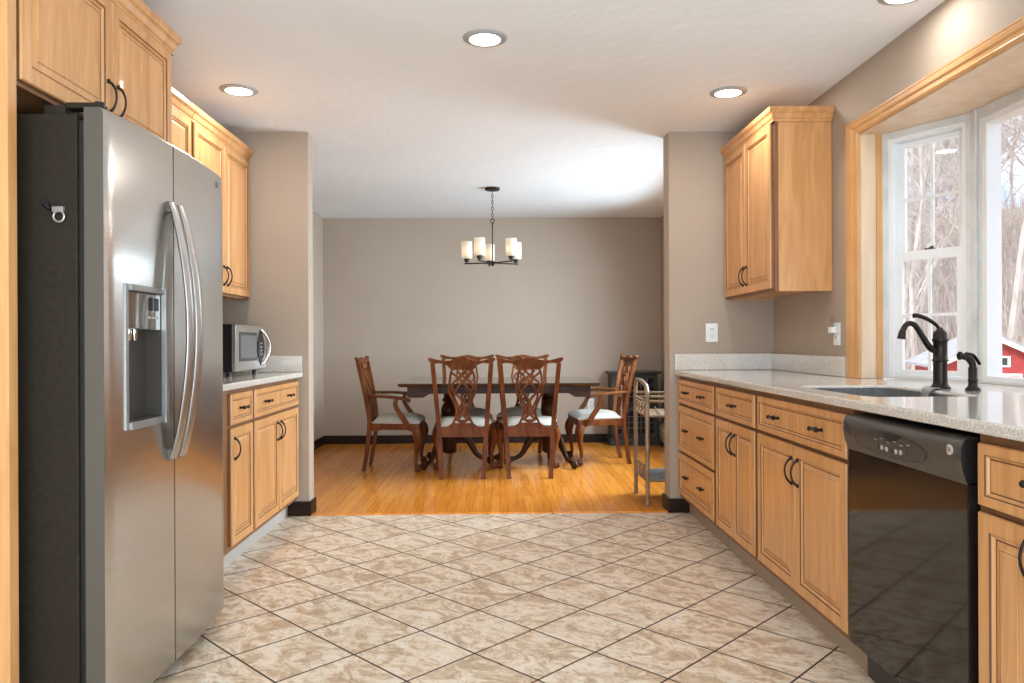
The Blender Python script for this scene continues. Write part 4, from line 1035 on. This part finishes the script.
for a in (98, 170, 242, 314, 26):
    dx, dy = cos(R(a)), sin(R(a)); RR = .232; ex, ey = CX+dx*RR, CY+dy*RR
    m_ = MB(); m_.tube([(CX+dx*.015, CY+dy*.015, 1.803), (CX+dx*(RR+.018), CY+dy*(RR+.018), 1.803)], .0058, 'iron', 8)
    m_.ball((CX+dx*(RR+.018), CY+dy*(RR+.018), 1.803), .0075, 'iron', 8)
    m_.lathe([(.006, 1.803), (.007, 1.832), (.019, 1.816), (.021, 1.821), (.018, 1.846), (.024, 1.832), (.026, 1.844), (.024, 1.848)], 'iron', (ex, ey, 0), 20); ao = m_.build('arm', cd)
    m_ = MB(); zb_ = 1.846
    m_.lathe([(.022, zb_), (.044, zb_+.001), (.048, zb_+.006), (.048, zb_+.150), (.0455, zb_+.150), (.0455, zb_+.008), (.022, zb_+.004)], 'shade', (ex, ey, 0), 28); so_ = m_.build('lamp_shade', ao)
    m_ = MB(); m_.ball((ex, ey, zb_+.062), .020, 'bulb', 12, (1, 1, 1.3)); m_.lathe([(.011, zb_+.003), (.012, zb_+.04)], 'white', (ex, ey, 0), 12); m_.build('bulb', ao)

# ------------------------------------------------------------------ metal cart / stand behind the right return wall
ct = thing('metal_cart', 'antique bronze metal serving cart with woven lower shelf beside the doorway', 'cart', (1.22, 5.23, 0))
y0, y1, x0, x1 = 5.035, 5.465, .995, 1.46
for xx in (x0, x1):
    m_ = MB()
    arch = bez([(xx, y0, .02), (xx, y0, .40), (xx, y0, .725), (xx, y0+.012, .775), (xx, y0+.06, .812), (xx, (y0+y1)/2, .832), (xx, y1-.05, .828), (xx, y1-.008, .80), (xx, y1, .74), (xx, y1, .40), (xx, y1, .02)], 5)
    m_.tube(arch, .0145, 'cart', 10)
    for yy in (y0, y1): m_.lathe([(.012, 0), (.017, .006), (.017, .022), (.014, .03)], 'cart', (xx, yy, 0), 12)
    m_.build('end_frame', ct)
def lattice(mb, xx, z0, z1):
    mb.tube([(xx, y0, z0), (xx, y1, z0)], .009, 'cart', 8); mb.tube([(xx, y0, z1), (xx, y1, z1)], .009, 'cart', 8)
    n_ = 4; dy = (y1-y0-.03)/n_
    for i in range(n_):
        c = y0+.015+dy*(i+.5)
        for s in (-1, 1):
            mb.tube(bez([(xx, c+s*dy*.48, z0+.012), (xx, c+s*dy*.10, (z0+z1)/2-.01), (xx, c+s*dy*.12, (z0+z1)/2+.02), (xx, c+s*dy*.45, z1-.012)], 4), .0052, 'cart', 6)
        mb.tube([(xx, c+.022*cos(a), (z0+z1)/2+.022*sin(a)) for a in [2*pi*j/12 for j in range(12)]], .0045, 'cart', 6, closed=True)
m_ = MB(); lattice(m_, x0, .605, .705); lattice(m_, x1, .605, .705); m_.build('upper_lattice_panel', ct)
m_ = MB(); lattice(m_, x0, .165, .255); lattice(m_, x1, .165, .255); m_.build('lower_lattice_panel', ct)
m_ = MB()
for yy in (y0, y1):
    for z in (.705, .605): m_.tube([(x0, yy, z), (x1, yy, z)], .010, 'cart', 8)
    m_.tube([(x0, yy, .735), (x1, yy, .735)], .008, 'cart', 8)
m_.build('gallery_rail', ct)
m_ = MB(); m_.box(x0+.008, x1-.008, y0+.008, y1-.008, .600, .612, 'cart')
for i in range(6): m_.tube([(x0+.02+.07*i, y0+.01, .615), (x0+.07+.07*i, y1-.01, .630)], .005, 'cart', 6)
m_.build('upper_shelf', ct)
m_ = MB()
m_.box(x0+.006, x1-.006, y0+.006, y1-.006, .168, .176, 'cartshelf')
for i in range(14): yy = y0+.02+(y1-y0-.04)*i/13; m_.tube([(x0+.005, yy, .178), (x1-.005, yy, .178)], .006, 'cartshelf', 6)
for yy in (y0, y1): m_.tube([(x0, yy, .170), (x1, yy, .170)], .009, 'cart', 8)
m_.build('lower_shelf', ct)

# ------------------------------------------------------------------ small charcoal cabinet on the far wall
gx0, gx1, gy0, gy1 = 1.195, 1.685, 7.955, 8.21
gc = thing('glass_front_cabinet', 'small charcoal cabinet with gridded glass front against the far wall', 'cabinet', (1.425, 8.08, 0))
m_ = MB(); m_.box(gx0-.02, gx1+.02, gy0-.02, gy1, 0, .075, 'greycab', .005); m_.build('plinth', gc)
m_ = MB(); m_.box(gx0, gx0+.02, gy0, gy1, .075, .755, 'greycab'); m_.box(gx1-.02, gx1, gy0, gy1, .075, .755, 'greycab'); m_.box(gx0+.02, gx1-.02, gy1-.01, gy1, .075, .755, 'greycab_in')
m_.box(gx0+.02, gx1-.02, gy0+.03, gy1-.01, .075, .09, 'greycab_in'); m_.box(gx0+.02, gx1-.02, gy0+.03, gy1-.01, .405, .42, 'greycab_in'); m_.box(gx0+.02, gx1-.02, gy0+.01, gy1-.01, .72, .755, 'greycab_in'); m_.build('body', gc)
m_ = MB(); m_.box(gx0-.025, gx1+.025, gy0-.028, gy1, .755, .768, 'greycab', .003); m_.box(gx0-.035, gx1+.035, gy0-.04, gy1, .768, .785, 'greycab', .004); m_.build('top', gc)
for z0_, z1_ in ((.085, .405), (.415, .745)):
    m_ = MB(); fw = .045; a0, a1 = gx0+.004, gx1-.004
    m_.box(a0, a0+fw, gy0-.012, gy0+.006, z0_, z1_, 'greycab'); m_.box(a1-fw, a1, gy0-.012, gy0+.006, z0_, z1_, 'greycab'); m_.box(a0+fw, a1-fw, gy0-.012, gy0+.006, z0_, z0_+.04, 'greycab'); m_.box(a0+fw, a1-fw, gy0-.012, gy0+.006, z1_-.04, z1_, 'greycab')
    do = m_.build('door', gc)
    m_ = MB()
    for i in range(1, 6): x = a0+fw+(a1-a0-2*fw)*i/6; m_.box(x-.004, x+.004, gy0-.008, gy0, z0_+.04, z1_-.04, 'greymunt')
    for i in range(1, 4): z = z0_+.04+(z1_-z0_-.08)*i/4; m_.box(a0+fw, a1-fw, gy0-.010, gy0-.002, z-.004, z+.004, 'greymunt')
    m_.build('muntins', do)
    m_ = MB(); m_.box(a0+fw-.003, a1-fw+.003, gy0+.001, gy0+.004, z0_+.037, z1_-.037, 'glass'); m_.build('pane', do)

# ------------------------------------------------------------------ baseboard heater on the right dining wall
hh = thing('baseboard_heater', 'cream baseboard heater low on the right dining room wall', 'heater', (1.74, 7.4, 0))
m_ = MB(); m_.prism([(0, .04), (.062, .04), (.066, .06), (.066, .155), (.052, .185), (.048, .205), (0, .225)], lambda a, b_, d: (XR-.002-a, d, b_), 6.92, 8.20, 'cream'); m_.build('cover', hh)
m_ = MB(); m_.box(XR-.060, XR-.054, 6.95, 8.17, .157, .172, 'slot'); m_.box(XR-.055, XR-.01, 6.93, 8.19, .0, .04, 'slot'); m_.build('vent_slot', hh)

# ------------------------------------------------------------------ outdoors
def gz(x, y):
    d = math.hypot(x, y)
    return -1.7+max(0, d-24)*.24+.12*sin(x*.7)*cos(y*.5)
m_ = MB(); vs = []; fs = []; NN = 40
for i in range(NN+1):
    for j in range(NN+1):
        x = 2.6+i*75/NN; y = -25+j*100/NN; vs.append((x, y, gz(x, y)))
for i in range(NN):
    for j in range(NN): a = i*(NN+1)+j; fs.append((a, a+NN+1, a+NN+2, a+1))
m_.add(vs, fs, 'leaf', True); g_ = m_.build('ground'); g_['kind'] = 'structure'
def tree_proto(seed, h):
    random.seed(seed); mt = MB(); mbx = MB()
    def branch(mb, p, d, L, r, lev):
        n_ = 5 if lev < 2 else 3; pts = [p]; rad = [r]; q = p.copy(); dd = d.copy()
        for i in range(n_):
            dd = (dd+Vector((random.gauss(0, .10), random.gauss(0, .10), random.gauss(.02, .06)))*(1+.4*lev)).normalized(); q = q+dd*L/n_; pts.append(q.copy()); rad.append(max(.0035, r*(1-.75*(i+1)/n_)))
        mb.tube(pts, rad, 'bark', 5 if lev == 0 else 3, caps=False)
        if lev < 4:
            k_ = {0: 15, 1: 7, 2: 5, 3: 3}[lev]
            for i in range(k_):
                t_ = random.uniform(.28 if lev == 0 else .15, 1); ii = min(n_-1, int(t_*n_)); pp = pts[ii].lerp(pts[ii+1], t_*n_-ii)
                az = random.uniform(0, 2*pi); side = Vector((cos(az), sin(az), random.uniform(.15, .9))).normalized()
                nd = (dd*.5+side).normalized()
                branch(mbx, pp, nd, L*random.uniform(.28, .48)*(1.1-.4*t_ if lev == 0 else 1.1), max(.004, rad[ii]*.42), lev+1)
    branch(mt, Vector((0, 0, -.3)), Vector((random.uniform(-.06, .06), random.uniform(-.06, .06), 1)).normalized(), h, h*.0095, 0)
    return mt, mbx
protos = []
for i in range(5):
    mt, mbx = tree_proto(11+i, 11+i*1.2)
    t_ = thing('bare_tree', 'bare leafless tree in the woods beyond the bay window', 'tree', (0, 0, 0), 'bare trees beyond the bay window', world=False)
    mt.build('trunk', t_); mbx.build('branches', t_); protos.append(t_)
random.seed(77); used = set(); cnt = 0; spots = []
while len(spots) < 48:
    y = random.uniform(15, 50); ra = random.uniform(.40, .86) if len(spots) > 14 else random.uniform(.5, .72); x = ra*y+random.uniform(-.5, 1.5)
    if math.hypot(x-10.8, y-17.3) < 3.4 or any(math.hypot(x-a, y-b_) < 1.1 for a, b_ in spots): continue
    if y < 22 and .50 < x/y < .74 and random.random() < .75: continue
    spots.append((x, y))
for i, (x, y) in enumerate(spots):
    p_ = protos[i % 5]; o = p_ if i < 5 else copy_tree(p_)
    o.location = (x, y, gz(x, y)); o.rotation_euler = (0, 0, random.uniform(0, 6.28)); s = random.uniform(.8, 1.25); o.scale = (s, s, s)

# brushy undergrowth on the rising ground
random.seed(5); m_ = MB()
for i in range(5200):
    y = random.uniform(19, 62); ra = random.uniform(.42, .82); x = ra*y; z = gz(x, y)
    if math.hypot(x-11.5, y-17.8) < 3: continue
    h_ = random.uniform(1.2, 4.2); a = random.gauss(0, .35); b_ = random.gauss(0, .35); w_ = random.uniform(.010, .028)
    m_.tube([(x, y, z-.1), (x+a*.4, y+b_*.4, z+h_*.5), (x+a*h_*.5, y+b_*h_*.5, z+h_)], [w_, w_*.7, w_*.3], 'bark', 3, caps=False)
tag(m_.build('undergrowth', None, (24, 40, 4)), 'tangle of bare brush and saplings on the slope beyond the bay window', 'undergrowth', None, 'stuff')

# red shed: gable front turned towards the kitchen
sh = thing('shed', 'red garden shed with white trim and pale roof beyond the bay window', 'shed', (10.9, 17.4, gz(10.9, 17.4)))
bz = gz(10.9, 17.4)-.1
XS = Matrix.Translation((10.85, 16.2, .14)) @ Matrix.Rotation(R(-20), 4, 'Z')
def sb(fn, nm, par):
    q_ = MB(); q_.X = XS; fn(q_); return q_.build(nm, par)
wv, wl = 1.1, 3.0        # half width, length
ze, zp = .42, .98        # eave, peak
sb(lambda q_: (q_.prism([(-wv, bz), (wv, bz), (wv, ze), (0, zp), (-wv, ze)], lambda a, b_, d: (a, d, b_), 0, wl, 'red')), 'wall', sh)
sb(lambda q_: [q_.prism([(0, zp+.03), (s*(wv+.22), ze-.11+.03), (s*(wv+.22), ze-.11+.09), (0, zp+.10)], lambda a, b_, d: (a, d, b_), -.18, wl+.18, 'roofing') for s in (-1, 1)], 'roof', sh)
sb(lambda q_: [q_.prism([(0, zp-.06), (s*(wv+.2), ze-.16), (s*(wv+.2), ze-.06), (0, zp+.04)], lambda a, b_, d: (a, d, b_), -.20, -.16, 'trimwhite') for s in (-1, 1)]+[q_.box(s*wv-.05, s*wv+.05, -.03, .02, bz, ze, 'trimwhite') for s in (-1, 1)], 'fascia_trim', sh)
sb(lambda q_: [q_.box(-.42, .42, -.03, 0, bz+.1, .16, 'red'), q_.box(-.48, -.42, -.04, 0, bz+.1, .22, 'trimwhite'), q_.box(.42, .48, -.04, 0, bz+.1, .22, 'trimwhite'), q_.box(-.42, .42, -.04, 0, .16, .22, 'trimwhite')], 'door', sh)
sb(lambda q_: [q_.box(-.26, .26, -.04, 0, .36, .60, 'trimwhite'), q_.box(-.20, -.02, -.045, -.03, .40, .56, 'slot'), q_.box(.02, .20, -.045, -.03, .40, .56, 'slot')], 'gable_window', sh)

# helper keys are not needed in the finished scene
for o in bpy.data.objects:
    if '_o' in o: del o['_o']
